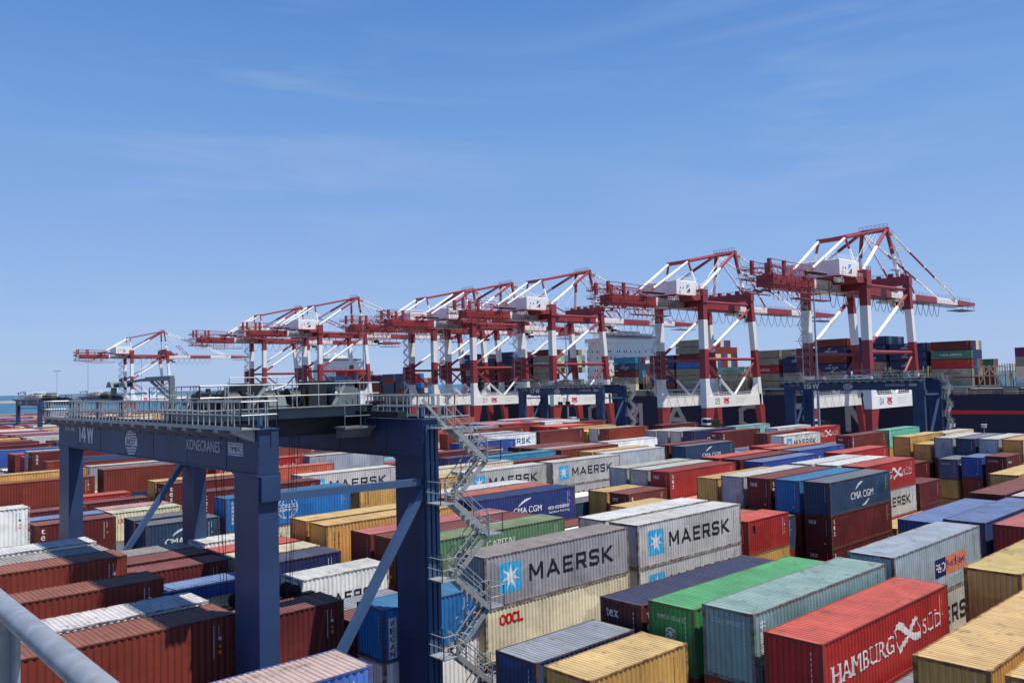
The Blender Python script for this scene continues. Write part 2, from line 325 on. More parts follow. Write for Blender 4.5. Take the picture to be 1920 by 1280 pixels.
class Marks:
    """flat markings in a (u,v) wall plane with material slots"""
    def __init__(s): s.v = []; s.f = []; s.m = []
    def poly(s, pts, mi=0):
        b = len(s.v); s.v += [tuple(p) for p in pts]; s.f.append(tuple(range(b, b+len(pts)))); s.m.append(mi); return s
    def rect(s, u0, u1, v0, v1, mi=0): return s.poly([(u0,v0),(u1,v0),(u1,v1),(u0,v1)], mi)
    def text(s, body, u0, u1, v0, v1, mi=0, bold=0.0, shear=0.0, sp=1.0):
        vs, fs, bb = text_polys(body, 0.0, shear, sp)
        w = (v1-v0)*bold; shifts = (0.0,) if bold <= .008 else (-w, 0.0, w)
        sx = (u1-u0-(2*w if len(shifts) > 1 else 0))/(bb[1]-bb[0]); sy = (v1-v0)/(bb[3]-bb[2]); uo = u0+(w if len(shifts) > 1 else 0)
        for k, dx in enumerate(shifts):
            b = len(s.v)
            s.v += [(uo+dx+(p.x-bb[0])*sx, v0+(p.y-bb[2])*sy, k*.0006) for p in vs]
            for f in fs: s.f.append(tuple(b+i for i in f)); s.m.append(mi)
        return s
    def block(s, body, u0, u1, v0, v1, mi=0, w=0.17, gap=0.22):
        """square-cut block capitals built from straight strokes"""
        tot = sum(GL[c][0] for c in body)+gap*(len(body)-1); sx = (u1-u0)/tot; sy = v1-v0; x = 0.0; k = 0
        for c in body:
            for pl in GL[c][1]:
                for (a, b), (c2, d) in zip(pl[:-1], pl[1:]):
                    P = Vector(((x+a)*sx, b*sy)); Q = Vector(((x+c2)*sx, d*sy)); D = (Q-P).normalized(); W = w*sy/2; N_ = Vector((-D.y, D.x))*W
                    diag = abs(D.x) > .05 and abs(D.y) > .05
                    if not diag: P = P-D*W; Q = Q+D*W
                    pts = [P-N_, Q-N_, Q+N_, P+N_]
                    if diag:
                        lo, hi = (b, d) if b < d else (d, b)
                        # cut diagonal ends flat with the letter's top and foot
                        hx = W/abs(D.y)
                        P2, Q2 = Vector(((x+a)*sx, b*sy)), Vector(((x+c2)*sx, d*sy))
                        eP = W if b in (.085, .915) else 0; eQ = W if d in (.085, .915) else 0
                        P2 = P2-D*(eP/abs(D.y)); Q2 = Q2+D*(eQ/abs(D.y))
                        pts = [P2-Vector((hx,0)), P2+Vector((hx,0)), Q2+Vector((hx,0)), Q2-Vector((hx,0))]
                    bi = len(s.v); s.v += [(u0+p.x, v0+p.y, k*.0005) for p in pts]; s.f.append((bi,bi+1,bi+2,bi+3)); s.m.append(mi); k += 1
            x += GL[c][0]+gap
        return s
    def ring(s, cu, cv, ru, rv, w, a0=0, a1=360, n=24, mi=0, w1=None):
        w1 = w if w1 is None else w1
        for k in range(n):
            t0 = R(a0+(a1-a0)*k/n); t1 = R(a0+(a1-a0)*(k+1)/n); wa = w+(w1-w)*k/n; wb = w+(w1-w)*(k+1)/n
            s.poly([(cu+(ru-wa)*math.cos(t0), cv+(rv-wa)*math.sin(t0)), (cu+ru*math.cos(t0), cv+rv*math.sin(t0)), (cu+ru*math.cos(t1), cv+rv*math.sin(t1)), (cu+(ru-wb)*math.cos(t1), cv+(rv-wb)*math.sin(t1))], mi)
        return s
    def disc(s, cu, cv, ru, rv, n=20, mi=0): return s.poly([(cu+ru*math.cos(2*math.pi*k/n), cv+rv*math.sin(2*math.pi*k/n)) for k in range(n)], mi)
    def star(s, cu, cv, ro, ri, n=7, mi=0):
        for k in range(n):
            a = math.pi/2+2*math.pi*k/n; h = math.pi/n
            s.poly([(cu,cv),(cu+ri*math.cos(a-h),cv+ri*math.sin(a-h)),(cu+ro*math.cos(a),cv+ro*math.sin(a)),(cu+ri*math.cos(a+h),cv+ri*math.sin(a+h))], mi)
        return s
    def mesh(s, name, mats, to3, cuts=None, off=None, lay={WH:2, BK:2, DB:1, OR:2}):
        me = bpy.data.meshes.new(name); bm = bmesh.new()
        vv = [bm.verts.new((p[0], p[1], p[2] if len(p) > 2 else 0)) for p in s.v]
        for f, mi in zip(s.f, s.m):
            for i in f: vv[i].co.z += .0012*lay.get(mi, 0)
        for f, mi in zip(s.f, s.m):
            try: q = bm.faces.new([vv[i] for i in f]); q.material_index = mi
            except ValueError: pass
        if cuts:
            lo = min(p[0] for p in s.v); hi = max(p[0] for p in s.v)
            for c in cuts:
                if lo < c < hi:
                    bmesh.ops.bisect_plane(bm, geom=list(bm.verts)+list(bm.edges)+list(bm.faces), plane_co=(c,0,0), plane_no=(1,0,0), dist=1e-5)
        for v in bm.verts:
            d = off(v.co.x) if off else 0.0
            v.co = Vector(to3(v.co.x, v.co.y, d-v.co.z))
        bm.to_mesh(me); bm.free()
        for m in mats: me.materials.append(m)
        return me
MK = [M_white, M_black, M_redmk, M_ltblue, M_dkblue, M_orange, M_salmon, M_green, M_palegrey]
WH, BK, RD, LB, DB, OR, SA, GR, PG = range(9)

# ---------------------------------------------------------------- shipping containers
CW = 2.438
def corr(a, b, pitch, flatw, slope, depth):
    """breakpoints (pos, depth) of a trapezoidal corrugation between a and b"""
    n = int((b-a)//pitch); st = a+((b-a)-n*pitch)/2; pts = [(a, 0.0)]
    for k in range(n):
        o = st+k*pitch+flatw/2
        pts += [(o, 0.0), (o+slope, depth), (o+pitch-flatw-slope, depth), (o+pitch-flatw, 0.0)]
    pts.append((b, 0.0)); return pts
def interp(pts):
    xs = [p[0] for p in pts]; ds = [p[1] for p in pts]
    def f(x):
        return float(np.interp(x, xs, ds))
    return f
S_OUT, E_OUT = 0.012, 0.022
def side_pts(L): return corr(0.16, L-0.16, 0.278, 0.072, 0.068, 0.036)
EP = corr(0.16, CW-0.16, 0.25, 0.11, 0.03, 0.046)
_cm = {}
def cont_meshes(L, H, light):
    key = (L, H, light)
    if key in _cm: return _cm[key]
    sp = side_pts(L)
    def roof_geo(mb, mi=0):
        pts = corr(0.16, L-0.16, 0.209, 0.10, 0.025, 0.03) if not light else [(0.16, 0), (L-0.16, 0)]
        for (x0, d0), (x1, d1) in zip(pts[:-1], pts[1:]):
            mb.quad([(x0, .05, H-.012-d0), (x1, .05, H-.012-d1), (x1, CW-.05, H-.012-d1), (x0, CW-.05, H-.012-d0)], mi)
        for x0, x1 in ((0.06, 0.17), (L-0.17, L-0.06)): mb.quad([(x0, .05, H-.006), (x1, .05, H-.006), (x1, CW-.05, H-.006), (x0, CW-.05, H-.006)], mi)
    def side_geo(mb, mi=0):
        pts = sp if not light else [(0.16, 0), (L-0.16, 0)]
        for (x0, d0), (x1, d1) in zip(pts[:-1], pts[1:]):
            y0, y1 = S_OUT+d0, S_OUT+d1
            mb.quad([(x0, y0, .14), (x1, y1, .14), (x1, y1, H-.06), (x0, y0, H-.06)], mi)
    def side_far(mb, mi=0):
        pts = sp if not light else [(0.16, 0), (L-0.16, 0)]
        for (x0, d0), (x1, d1) in zip(pts[:-1], pts[1:]):
            y0, y1 = S_OUT+d0, S_OUT+d1
            mb.quad([(x1, CW-y1, .14), (x0, CW-y0, .14), (x0, CW-y0, H-.06), (x1, CW-y1, H-.06)], mi)
    def end_geo(mb, mi=0):
        pts = EP if not light else [(0.16, 0), (CW-0.16, 0)]
        for (x0, d0), (x1, d1) in zip(pts[:-1], pts[1:]):
            mb.quad([(E_OUT+d1, x1, .14), (E_OUT+d0, x0, .14), (E_OUT+d0, x0, H-.1), (E_OUT+d1, x1, H-.1)], mi)
    def door_geo(mb, mi=0):
        mb.quad([(L-.03, .15, .14), (L-.03, CW-.15, .14), (L-.03, CW-.15, H-.1), (L-.03, .15, H-.1)], mi)
        if not light:
            mb.box(L-.03, L-.005, CW/2-.012, CW/2+.012, .14, H-.1, mi)
            for y in (.45, .95, CW-.95, CW-.45): mb.tube((L-.012, y, .1), (L-.012, y, H-.08), .017, 5, mi)
    def frame_geo(mb, mi=0):
        for x in (0, L-.16):
            for y in (0, CW-.16): mb.box(x, x+.16, y, y+.16, .1, H-.1, mi)
        for y in (0, CW-.06):
            mb.box(.16, L-.16, y, y+.06, H-.065, H-.004, mi); mb.box(.16, L-.16, y, y+.05, .0, .15, mi)
        for x in (0.0, L-.07): mb.box(x+.004, x+.066, .16, CW-.16, H-.12, H-.003, mi); mb.box(x+.004, x+.066, .16, CW-.16, .02, .15, mi)
        for x in (-.004, L-.174):
            for y in (-.004, CW-.158):
                for z in (0, H-.118): mb.box(x, x+.178, y, y+.162, z, z+.118+(.006 if z else 0), mi)
    if light:
        mb = MB(); side_geo(mb, 0); end_geo(mb, 0); roof_geo(mb, 1)
        for y in (0, CW-.06): mb.box(0, L, y, y+.06, H-.1, H-.004, 2)
        for x in (0, L-.14):
            for y in (0, CW-.14): mb.box(x, x+.14, y, y+.14, 0, H-.1, 2)
        r = mb
    else:
        r = {}
        for nm, fn in (('side_wall', side_geo), ('side_wall2', side_far), ('end_wall', end_geo), ('end_door', door_geo), ('roof', roof_geo), ('frame', frame_geo)):
            mb = MB(); fn(mb); r[nm] = mb.mesh(nm, [{'roof': M_roof, 'frame': M_frame}.get(nm, M_side)])
    _cm[key] = r
    return r
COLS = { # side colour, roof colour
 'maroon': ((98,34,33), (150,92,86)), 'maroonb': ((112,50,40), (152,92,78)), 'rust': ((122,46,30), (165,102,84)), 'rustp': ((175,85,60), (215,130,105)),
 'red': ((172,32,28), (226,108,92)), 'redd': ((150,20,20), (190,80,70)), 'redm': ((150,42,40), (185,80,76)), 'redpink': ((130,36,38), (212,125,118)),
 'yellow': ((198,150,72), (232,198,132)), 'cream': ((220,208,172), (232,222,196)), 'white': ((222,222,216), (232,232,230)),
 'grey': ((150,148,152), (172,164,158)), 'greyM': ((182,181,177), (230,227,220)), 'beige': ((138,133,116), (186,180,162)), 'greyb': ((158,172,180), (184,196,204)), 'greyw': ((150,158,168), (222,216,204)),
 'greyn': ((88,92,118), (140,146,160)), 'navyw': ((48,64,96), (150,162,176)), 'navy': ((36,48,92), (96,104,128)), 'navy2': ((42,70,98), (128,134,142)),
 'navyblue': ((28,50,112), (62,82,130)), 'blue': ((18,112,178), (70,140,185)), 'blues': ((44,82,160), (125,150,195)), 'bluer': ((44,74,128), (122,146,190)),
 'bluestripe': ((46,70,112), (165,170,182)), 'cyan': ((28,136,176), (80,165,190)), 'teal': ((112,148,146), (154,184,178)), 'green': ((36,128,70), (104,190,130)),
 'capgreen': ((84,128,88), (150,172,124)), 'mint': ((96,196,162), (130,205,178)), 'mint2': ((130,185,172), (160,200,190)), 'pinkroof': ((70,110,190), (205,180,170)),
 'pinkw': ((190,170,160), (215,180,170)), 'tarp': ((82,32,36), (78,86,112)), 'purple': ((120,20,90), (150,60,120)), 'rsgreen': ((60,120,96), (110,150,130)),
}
LIGHTC = ('beige','yellow','cream','white','grey','greyM','greyb','greyw','pinkw','mint','mint2','teal')
def cj(c, k=1.0, j=0.06):
    f = 1+random.uniform(-j, j); g = [random.uniform(-j, j)*0.4 for _ in range(3)]
    v = [lin(c[i]) for i in range(3)]; a = (v[0]*.3+v[1]*.5+v[2]*.2); w = (1.04, 1.0, .93)
    return tuple(min(0.86, (v[i]*.91+a*.09*w[i])*k*(f+g[i])) for i in range(3))+(1.0,)
def crescent(mk, u0, v0, u1, v1, w, bend, mi):
    n = 8; A = []; B = []
    for k in range(n+1):
        t = k/n; u = u0+(u1-u0)*t; v = v0+(v1-v0)*t+bend*math.sin(math.pi*t); ww = w*math.sin(math.pi*min(1, .12+t*.8))
        A.append((u, v+ww/2)); B.append((u, v-ww/2))
    for k in range(n): mk.poly([B[k], B[k+1], A[k+1], A[k]], mi)
def serif_text(mk, body, u0, u1, v0, v1, mi, bars):
    """light serifed capitals: plain letters squeezed between small serif bars; bars = stem positions (fractions)"""
    mk.text(body, u0, u1, v0, v1, mi, bold=0.004)
    w = (u1-u0)*0.028; h = (v1-v0)*0.075
    for f, top, bot in bars:
        u = u0+(u1-u0)*f
        if top: mk.poly([(u-w, v1-h, .0009), (u+w, v1-h, .0009), (u+w, v1, .0009), (u-w, v1, .0009)], mi)
        if bot: mk.poly([(u-w, v0, .0009), (u+w, v0, .0009), (u+w, v0+h, .0009), (u-w, v0+h, .0009)], mi)
def deco(code, L, H, dark):
    S = Marks(); E = Marks(); mi = BK if dark else WH
    if code == 'M':
        if L > 10:
            S.poly([(1.18, H-2.17), (2.68, H-2.17), (2.77, H-2.08), (2.77, H-.59), (2.68, H-.50), (1.18, H-.50), (1.09, H-.59), (1.09, H-2.08)], LB)
            S.star(1.93, H-1.33, .74, .26, 7, WH); S.block('MAERSK', 3.35, 10.55, H-1.84, H-.88, BK, .19, .27)
        else:
            S.rect(.35, 1.2, H-1.9, H-1.05, LB); S.star(.78, H-1.47, .38, .14, 7, WH); S.block('MAERSK', 1.45, 5.35, H-1.78, H-1.15, BK, .19, .27)
    elif code == 'T':
        for k, c in enumerate('tex'): S.text(c, .42, .74, H-.72-k*.52, H-.34-k*.52, WH, bold=.03)
        E.text('tex', .30, 1.08, H-.80, H-.42, WH, bold=.02)
    elif code == 'C':
        if L > 10:
            S.text('CMA CGM', 3.9, 8.5, H-1.92, H-1.28, WH, bold=.04)
            crescent(S, 4.9, H-1.05, 6.4, H-.45, .26, .12, WH); crescent(S, 7.6, H-2.12, 6.2, H-2.62, .24, -.1, WH)
        else:
            S.text('CMA CGM', 1.5, 4.9, H-1.85, H-1.3, WH, bold=.04); crescent(S, 2.1, H-1.1, 3.2, H-.6, .2, .1, WH)
    elif code in 'Hh':
        serif_text(S, 'HAMBURG', .72, 6.15, H-1.74, H-1.0, WH, [(.012,1,1),(.112,1,1),(.155,0,1),(.275,0,1),(.325,1,1),(.445,0,1),(.60,1,0),(.70,1,0),(.74,0,1),(.865,0,1)])
        serif_text(S, 'S\u00dcD', 9.2, 11.25, H-1.66, H-.86, WH, [(.41,0,0),(.66,0,0),(.735,1,1)])
        z3 = lambda P, z: [(p[0], p[1], z) for p in P]
        S.poly(z3([(6.25,H-.90),(6.45,H-.68),(6.8,H-.60),(7.15,H-.72),(7.5,H-1.0),(7.9,H-1.22),(7.75,H-1.38),(7.3,H-1.24),(6.95,H-1.0),(6.6,H-.88)], .001), WH)
        S.poly(z3([(7.9,H-1.22),(8.3,H-1.38),(8.7,H-1.44),(9.0,H-1.40),(8.88,H-1.72),(8.4,H-1.74),(8.0,H-1.60),(7.75,H-1.38)], .0016), WH)
        S.poly(z3([(8.5,H-.70),(8.62,H-.86),(8.35,H-1.0),(8.0,H-1.22),(7.72,H-1.44),(7.58,H-1.30),(7.9,H-.98),(8.2,H-.78)], .0022), WH)
        S.poly(z3([(7.62,H-1.30),(7.76,H-1.44),(7.35,H-1.66),(7.0,H-1.76),(6.74,H-2.0),(6.66,H-1.74),(6.95,H-1.52),(7.3,H-1.42)], .0028), WH)
        for k, (a, b) in enumerate((((6.28,H-.88),(6.70,H-1.9)), ((8.58,H-.74),(8.97,H-1.5)))):
            S.poly([(a[0]-.025,a[1],.004),(a[0]+.025,a[1],.004),(b[0]+.025,b[1],.004),(b[0]-.025,b[1],.004)], WH)
    elif code == 'O': S.block('OOCL', 1.05, 2.75, H-.98, H-.42, RD, .24, .1)
    elif code == 'o': S.text('OOCL', .5, 1.7, H-.95, H-.55, RD, bold=.05)
    elif code == 'X': serif_text(S, 'CAPITAL', 5.05, 7.65, H-1.08, H-.62, WH, [(.02,0,0),(.17,0,1),(.3,0,1),(.345,1,1),(.5,1,1),(.62,0,1),(.72,0,1),(.86,0,1),(.9,1,1)])
    elif code == 'E':
        S.text('CMA CGM', 4.6, 7.95, H-1.66, H-1.14, WH, bold=.03); crescent(S, 5.2, H-1.02, 6.7, H-.45, .2, .12, WH)
        S.text('eco container', 8.75, 11.45, H-1.72, H-1.36, WH, bold=.03); S.text('bamboo flooring', 8.85, 11.4, H-2.12, H-1.84, WH, bold=.005)
    elif code == 'P':
        S.rect(5.2, 6.75, H-2.0, H-1.0, DB); S.rect(6.752, 9.75, H-2.0, H-1.0, SA)
        S.text('P&O', 5.3, 6.65, H-1.75, H-1.25, WH, bold=.02); S.text('Nedlloyd', 6.85, 9.6, H-1.78, H-1.2, DB, bold=.0); S.text('CONTAINER', 7.2, 9.0, H-2.3, H-2.14, WH)
    elif code == 'W':
        S.rect(.3, .78, H-2.5, H-.45, WH)
        for k, c in enumerate('WECAN'): S.text(c, .4, .68, H-.86-k*.38, H-.58-k*.38, DB, bold=.03)
    elif code in 'ZK':
        for k, c in enumerate('\u4e2d\u56fd\u6d77\u8fd0' if code == 'Z' else '\u4e2d\u8fdc\u6d77\u8fd0\u96c6\u88c5'):
            h = .44 if code == 'Z' else .27
            S.text(c, .48, .48+h*.95, H-.34-h-k*(h+.06), H-.34-k*(h+.06), WH, bold=.012)
        if code == 'K':
            S.ring(5.7, H-1.4, 1.0, .98, .07, mi=WH); S.ring(5.7, H-1.4, .55, .98, .06, mi=WH)
            S.v = [p for p in S.v]; S.text('COSCO', 4.72, 6.68, H-1.42, H-1.08, WH, bold=.05); S.text('SHIPPING', 4.85, 6.55, H-1.72, H-1.5, WH, bold=.04)
        else: E.text('CCLU 899082 2', .45, 2.0, H-.62, H-.44, PG)
    elif code == 'm':
        S.text('m', 3.3, 4.35, H-1.62, H-1.1, BK, bold=.05); S.text('sc', 3.5, 4.2, H-1.95, H-1.7, BK, bold=.04)
        if L > 10: S.v = [(p[0]+2.3,)+tuple(p[1:]) for p in S.v]
    elif code == 'm2':
        for j, w in enumerate(('MEDITERRANEAN', 'SHIPPING')):
            for k, c in enumerate(w): S.text(c, .62+j*.34, .72+j*.34, H-.62-k*.15, H-.51-k*.15, BK, bold=.02)
    elif code == 'S': S.text('Safmarine', 3.4, 9.3, H-2.1, H-1.0, WH, shear=.45)
    elif code == 'c':
        E.text('CRONOS', .3, 1.5, H-.72, H-.5, PG); S.disc(.9, H-.75, .16, .16, 12, WH); S.text('tos', 1.15, 1.9, H-.88, H-.66, WH)
    elif code == 'y': S.rect(.7, 1.05, H-1.15, H-.4, BK); S.rect(.73, 1.02, H-.95, H-.62, OR); S.rect(.73, 1.02, H-1.12, H-.98, WH)
    elif code == 'x':
        for k, c in enumerate('UESX'): S.text(c, 2.6, 2.95, H-.7-k*.42, H-.36-k*.42, BK, bold=.03)
    elif code == 'q': S.text('m', 7.4, 8.5, H-1.35, H-.8, BK, bold=.05)
    elif code == 'N':
        E.text('8 MC 01 05 64 52', .5, 1.95, H-.66, H-.48, PG); E.ring(1.15, H-1.25, .27, .27, .05, mi=WH); E.star(1.15, H-1.25, .22, .09, 7, WH)
    elif code == 'G': S.text('EVERGREEN', 2.9, 8.4, H-1.75, H-1.2, GR, bold=.05)
    elif code == 'R': S.text('CHINA SHIPPING', 2.8, 9.5, H-1.8, H-1.15, WH, bold=.03)
    elif code == 'D': S.text('OPDR', 3.9, 8.1, H-2.1, H-1.15, WH, bold=.0)
    elif code == 'B': S.text('CMA CGM', 3.9, 8.6, H-1.8, H-1.25, BK, bold=.03); crescent(S, 4.9, H-1.0, 6.4, H-.5, .2, .1, BK); crescent(S, 7.6, H-2.1, 6.2, H-2.5, .2, -.08, BK)
    elif code == 'e': S.rect(1.0, 2.2, H-.7, H-.5, RD)
    # number block, payload lines and warning stickers near the right end
    if L > 10 or code:
        a = L-.95
        for k in range(14): S.rect(a, a+.045, H-.41-k*.10, H-.35-k*.10, mi)
        for k in range(5): S.rect(a+.22, a+.265, H-.41-k*.10, H-.35-k*.10, mi)
        S.poly([(a+.20, H-1.28), (a+.36, H-1.28), (a+.28, H-1.12)], OR)
        if code in ('v', 'b', 's', 'y'): S.rect(a+.2, a+.34, H-.98, H-.84, WH if not dark else BK); S.rect(a+.2, a+.34, H-1.55, H-1.4, OR)
        for k in range(7): E.rect(CW-.5, CW-.46, H-.5-k*.2, H-.38-k*.2, PG)
        if code in ('T', '-', 'v') : E.rect(CW-.75, CW-.55, .42, .56, OR)
        if code == 'b': S.rect(.5, .85, H-.9, H-.55, OR)
    return S, E
_dm = {}
def deco_meshes(code, L, H, dark):
    key = (code, L, H, dark)
    if key in _dm: return _dm[key]
    S, E = deco(code, L, H, dark); r = []
    if S.v:
        pts = side_pts(L); f = interp(pts)
        # letters keep to the corrugated sheet
        r.append(('side_lettering', S.mesh('side_lettering', MK, lambda u, v, d: (u, S_OUT+d-.005, v), [p[0] for p in pts], f)))
    if E.v:
        f = interp(EP)
        r.append(('end_lettering', E.mesh('end_lettering', MK, lambda u, v, d: (E_OUT+d-.005, CW-u, v), [CW-p[0] for p in EP], lambda u: f(CW-u))))
    _dm[key] = r; return r

X0, PX, PY = 2.95, 13.137, 2.848
YB = {13: 23.88}
for b in range(14, 28): YB[b] = 34.70+34.0*(b-14)
REC = []   # every container: dict(x,y,z,L,H,rot,col,deco,where)
def add_rec(x, y, z, L, H, col, dec, where, rot=0, tier=0, info=None):
    REC.append(dict(x=x, y=y, z=z, L=L, H=H, col=col, dec=dec, where=where, rot=rot, tier=tier, info=info))
HC, ST = 2.896, 2.591
def column(b, k, n, L, ztop, cols):
    """one stack: cols = [(colour, marks)] from the top down; filled down to the ground"""
    x = X0+PX*n; y = YB[b]+(-1 if b == 13 else 1)*k*PY; H = HC if L > 10 else ST
    z = ztop; t = 0
    for c, d in cols:
        z -= H; add_rec(x, y, z, L, H, c, d, 'yard', 0, t, (b, k, n)); t += 1
    m = max(1, int(round(z/2.7)))
    hh = (z-0.02)/m
    for i in range(m):
        z -= hh; add_rec(x, y, z, L, hh, rcol(), '-', 'yard', 0, t, (b, k, n)); t += 1
def rdec(c):
    return (c, random.choice({'white': ['M','-'], 'greyM': ['M','-'], 'maroon': ['T','T','-','v'], 'navy2': ['C','-'], 'navy': ['C','-'], 'red': ['h','-'], 'yellow': ['m','m2','-'], 'blues': ['S','-']}.get(c, ['-','v'])))
def rcol():
    return random.choice(['maroon']*6+['rust']*4+['redm','maroonb','red','yellow','yellow','greyw','white','white','greyM','navy','navy2','blue','blues','cream','bluestripe','rustp','cyan'])
TABLE = """
13 0 2 40 -10.16 tarp T
13 1 2 40 -9.82 green N
13 2 2 40 -9.48 teal Z rust
13 3 2 40 -10.04 red H
13 5 2 40 -9.66 yellow s
13 6 2 40 -9.66 yellow s
13 0 1.5 20 -11.10 bluestripe s
13 1 1.5 20 -11.08 yellow m
13 0 0 40 -9.30 pinkroof b
13 1 4 40 -9.66 bluer s
13 2 4 40 -9.36 bluer s
13 3 4 40 -9.36 redpink s
13 2 3 40 -9.36 greyb P greyM/M
13 4 3 40 -9.32 yellow s
13 1 5 40 -9.34 maroon -
13 2 5 40 -9.34 grey -
13 0 6 40 -9.32 yellow -
14 0 0 40 -9.64 rust v
14 0 1.5 20 -11.06 blue W white/-
14 0 2 40 -9.56 grey M cream/O navy/-
14 0 3 40 -9.58 greyM M greyM/M greyM/M
14 0 4 20 -11.06 red y yellow/-
14 0 5 40 -9.46 navy2 C maroon/T maroon/T
14 1 7 20 -12.40 maroon -
14 0 9 40 -9.20 yellow -
14 0 8.5 20 -10.84 maroon c maroon/-
14 1 0 40 -9.60 white -
14 1 1 20 -10.92 maroon v
14 1 3 40 -9.56 white -
14 1 5 40 -9.48 blue - redd/-
14 1 6 40 -9.40 red h greyM/M red/-
14 1 9 40 -9.18 greyw -
14 1 8.5 20 -11.10 blues -
14 2 5 40 -9.50 maroon T
14 2 6 40 -9.42 white -
14 2 8.5 20 -11.48 greyn c yellow/x yellow/-
14 2 9 40 -9.22 navyw -
14 3 0 40 -9.48 rust v
14 3 1.5 20 -10.98 white M rust/-
14 3 2 40 -9.60 maroon -
14 3 5 40 -9.52 greyw -
14 3 6 40 -9.44 white -
14 3 9 40 -9.22 greyw - maroon/-
14 4 2 40 -9.64 redpink -
14 4 4 20 -11.10 yellow -
14 4 5 40 -9.88 yellow -
14 4 7 40 -9.42 red -
14 4 9 20 -10.20 yellow - maroon/-
14 5 0 40 -9.10 rust v
14 5 1.5 20 -10.98 navy v
14 5 6 40 -9.52 blues S
14 5 9 40 -9.26 yellow q maroon/-
14 5 10 40 -9.54 cream -
14 6 0 40 -9.20 grey -
14 6 1.5 20 -10.98 cream -
14 6 2 40 -9.72 yellow m2
14 6 3 40 -9.56 navyblue E yellow/-
14 6 4.5 20 -11.14 maroon T
14 6 5 40 -9.60 redm T
14 6 6 40 -9.42 maroon -
14 7 0 40 -9.06 white -
14 7 1.5 20 -10.98 red -
14 7 2 40 -9.70 yellow - cream/-
14 7 3 40 -9.58 rustp -
14 7 4.5 20 -11.16 yellow -
14 7 5 40 -9.58 greyw -
14 7 6 40 -9.38 red -
14 8 1.5 20 -10.72 white -
14 8 3 40 -9.54 white -
14 8 5 40 -9.56 greyw -
14 8 9 40 -9.38 maroonb T
14 8 10 40 -9.30 mint Z yellow/-
14 9 7.5 20 -9.74 red - red/-
14 6 7 40 -9.40 blues S
14 7 7 40 -9.32 rustp -
15 0 1.5 20 -10.72 navy2 C
15 0 2 40 -9.34 blue K cream/-
15 0 3 40 -9.76 yellow m2
15 0 4 40 -9.58 greyM M
15 0 5 40 -9.58 greyM M greyM/M yellow/-
15 0 7 40 -9.56 navy2 C
15 0 9 40 -9.78 white M
15 1 1.5 20 -10.62 navy2 -
15 1 6 40 -9.64 greyM -
15 1 7 40 -9.50 maroon -
15 1 9 40 -9.44 rust -
15 1 10 40 -9.38 red h
15 2 1 20 -10.48 maroon T
15 2 4 40 -9.54 cream -
15 2 6 40 -9.60 yellow -
15 2 2 40 -9.26 maroon T
15 3 5 40 -10.14 maroon -
15 3 1.5 20 -10.60 cream o
15 3 10 40 -9.44 white -
15 4 3 40 -9.40 greyM M
15 4 5 40 -9.54 cyan -
15 4 6 40 -9.58 rust -
15 4 1.5 20 -10.60 pinkw -
15 4 9 40 -9.46 maroon T red/-
15 5 2 40 -9.18 maroon T
15 5 7 40 -9.48 white -
15 3 1 20 -10.44 blues -
15 5 1 20 -10.46 maroon v
15 6 2 40 -9.12 yellow -
15 6 9 40 -9.46 navy C
15 6 1.5 20 -10.56 maroon -
15 6 10 40 -9.36 mint2 Z
15 7 6 40 -9.62 maroon -
15 7 5 40 -10.10 navy -
15 7 9 40 -9.56 greyw -
15 8 5 40 -9.54 maroon v
15 8 9 40 -9.56 greyw -
15 8 1.5 20 -10.54 red -
15 9 3 40 -9.82 rustp -
15 1 0 40 -8.60 white y
16 0 1 40 -9.58 rust v
16 0 2 40 -8.98 rust -
16 0 3 40 -9.32 red h
16 0 6 40 -9.58 blues S
16 0 10 40 -9.46 maroon -
16 1 1 40 -8.90 yellow m
16 2 2 40 -8.95 greyw -
16 5 2 40 -8.95 rust -
16 1 9 40 -9.56 rust v
16 2 9 40 -9.60 greyw -
16 3 7 40 -9.50 white M
16 3 9 40 -10.16 yellow -
16 4 9 40 -9.52 yellow -
16 5 7 40 -9.44 white -
16 5 9 40 -9.76 yellow -
16 8 9 40 -9.52 maroon T maroon/T
17 0 2 40 -8.60 maroon T
17 1 2 40 -8.56 greyw -
17 0 10 40 -9.40 white -
17 2 10 40 -9.32 blues -
17 4 10 40 -9.34 rust T
17 5 10 40 -9.24 greyw -
13 4 2 40 -12.6 bluestripe -
14 0 6 40 -15.2 yellow -
14 2 2 40 -9.50 green X
16 6 9 40 -9.5 red -
16 7 9 40 -9.5 red -
14 6 1 20 -10.86 maroon -
14 7 1 20 -10.78 maroon -
14 8 1 20 -10.8 grey -
15 5 6 40 -9.6 pinkw -
15 6 6 40 -9.6 maroon -
15 9 9 40 -9.6 greyw -
14 1 1.5 20 -12.2 maroon -
14 4 0 40 -12.4 white -
14 2 0 40 -12.5 maroon -
14 4 1 20 -10.95 blues -
14 3 1 20 -11.5 yellow -
"""
used = set()
for ln in TABLE.strip().split('\n'):
    a = ln.split(); b, k, n = int(a[0]), int(a[1]), float(a[2]); L = 12.192 if a[3] == '40' else 6.058
    cols = [(a[5], a[6])]+[tuple((v+'/-').split('/')[:2]) for v in a[7:]]
    cols = [(('capgreen' if d == 'X' else c), d) for c, d in cols]
    column(b, k, n, L, CAMZ+float(a[4]), cols)
    m = int(math.floor(n+.01)); used.add((b, k, m))
    if L < 10 and (n % 1) > .3: used.add((b, k, m+.5))
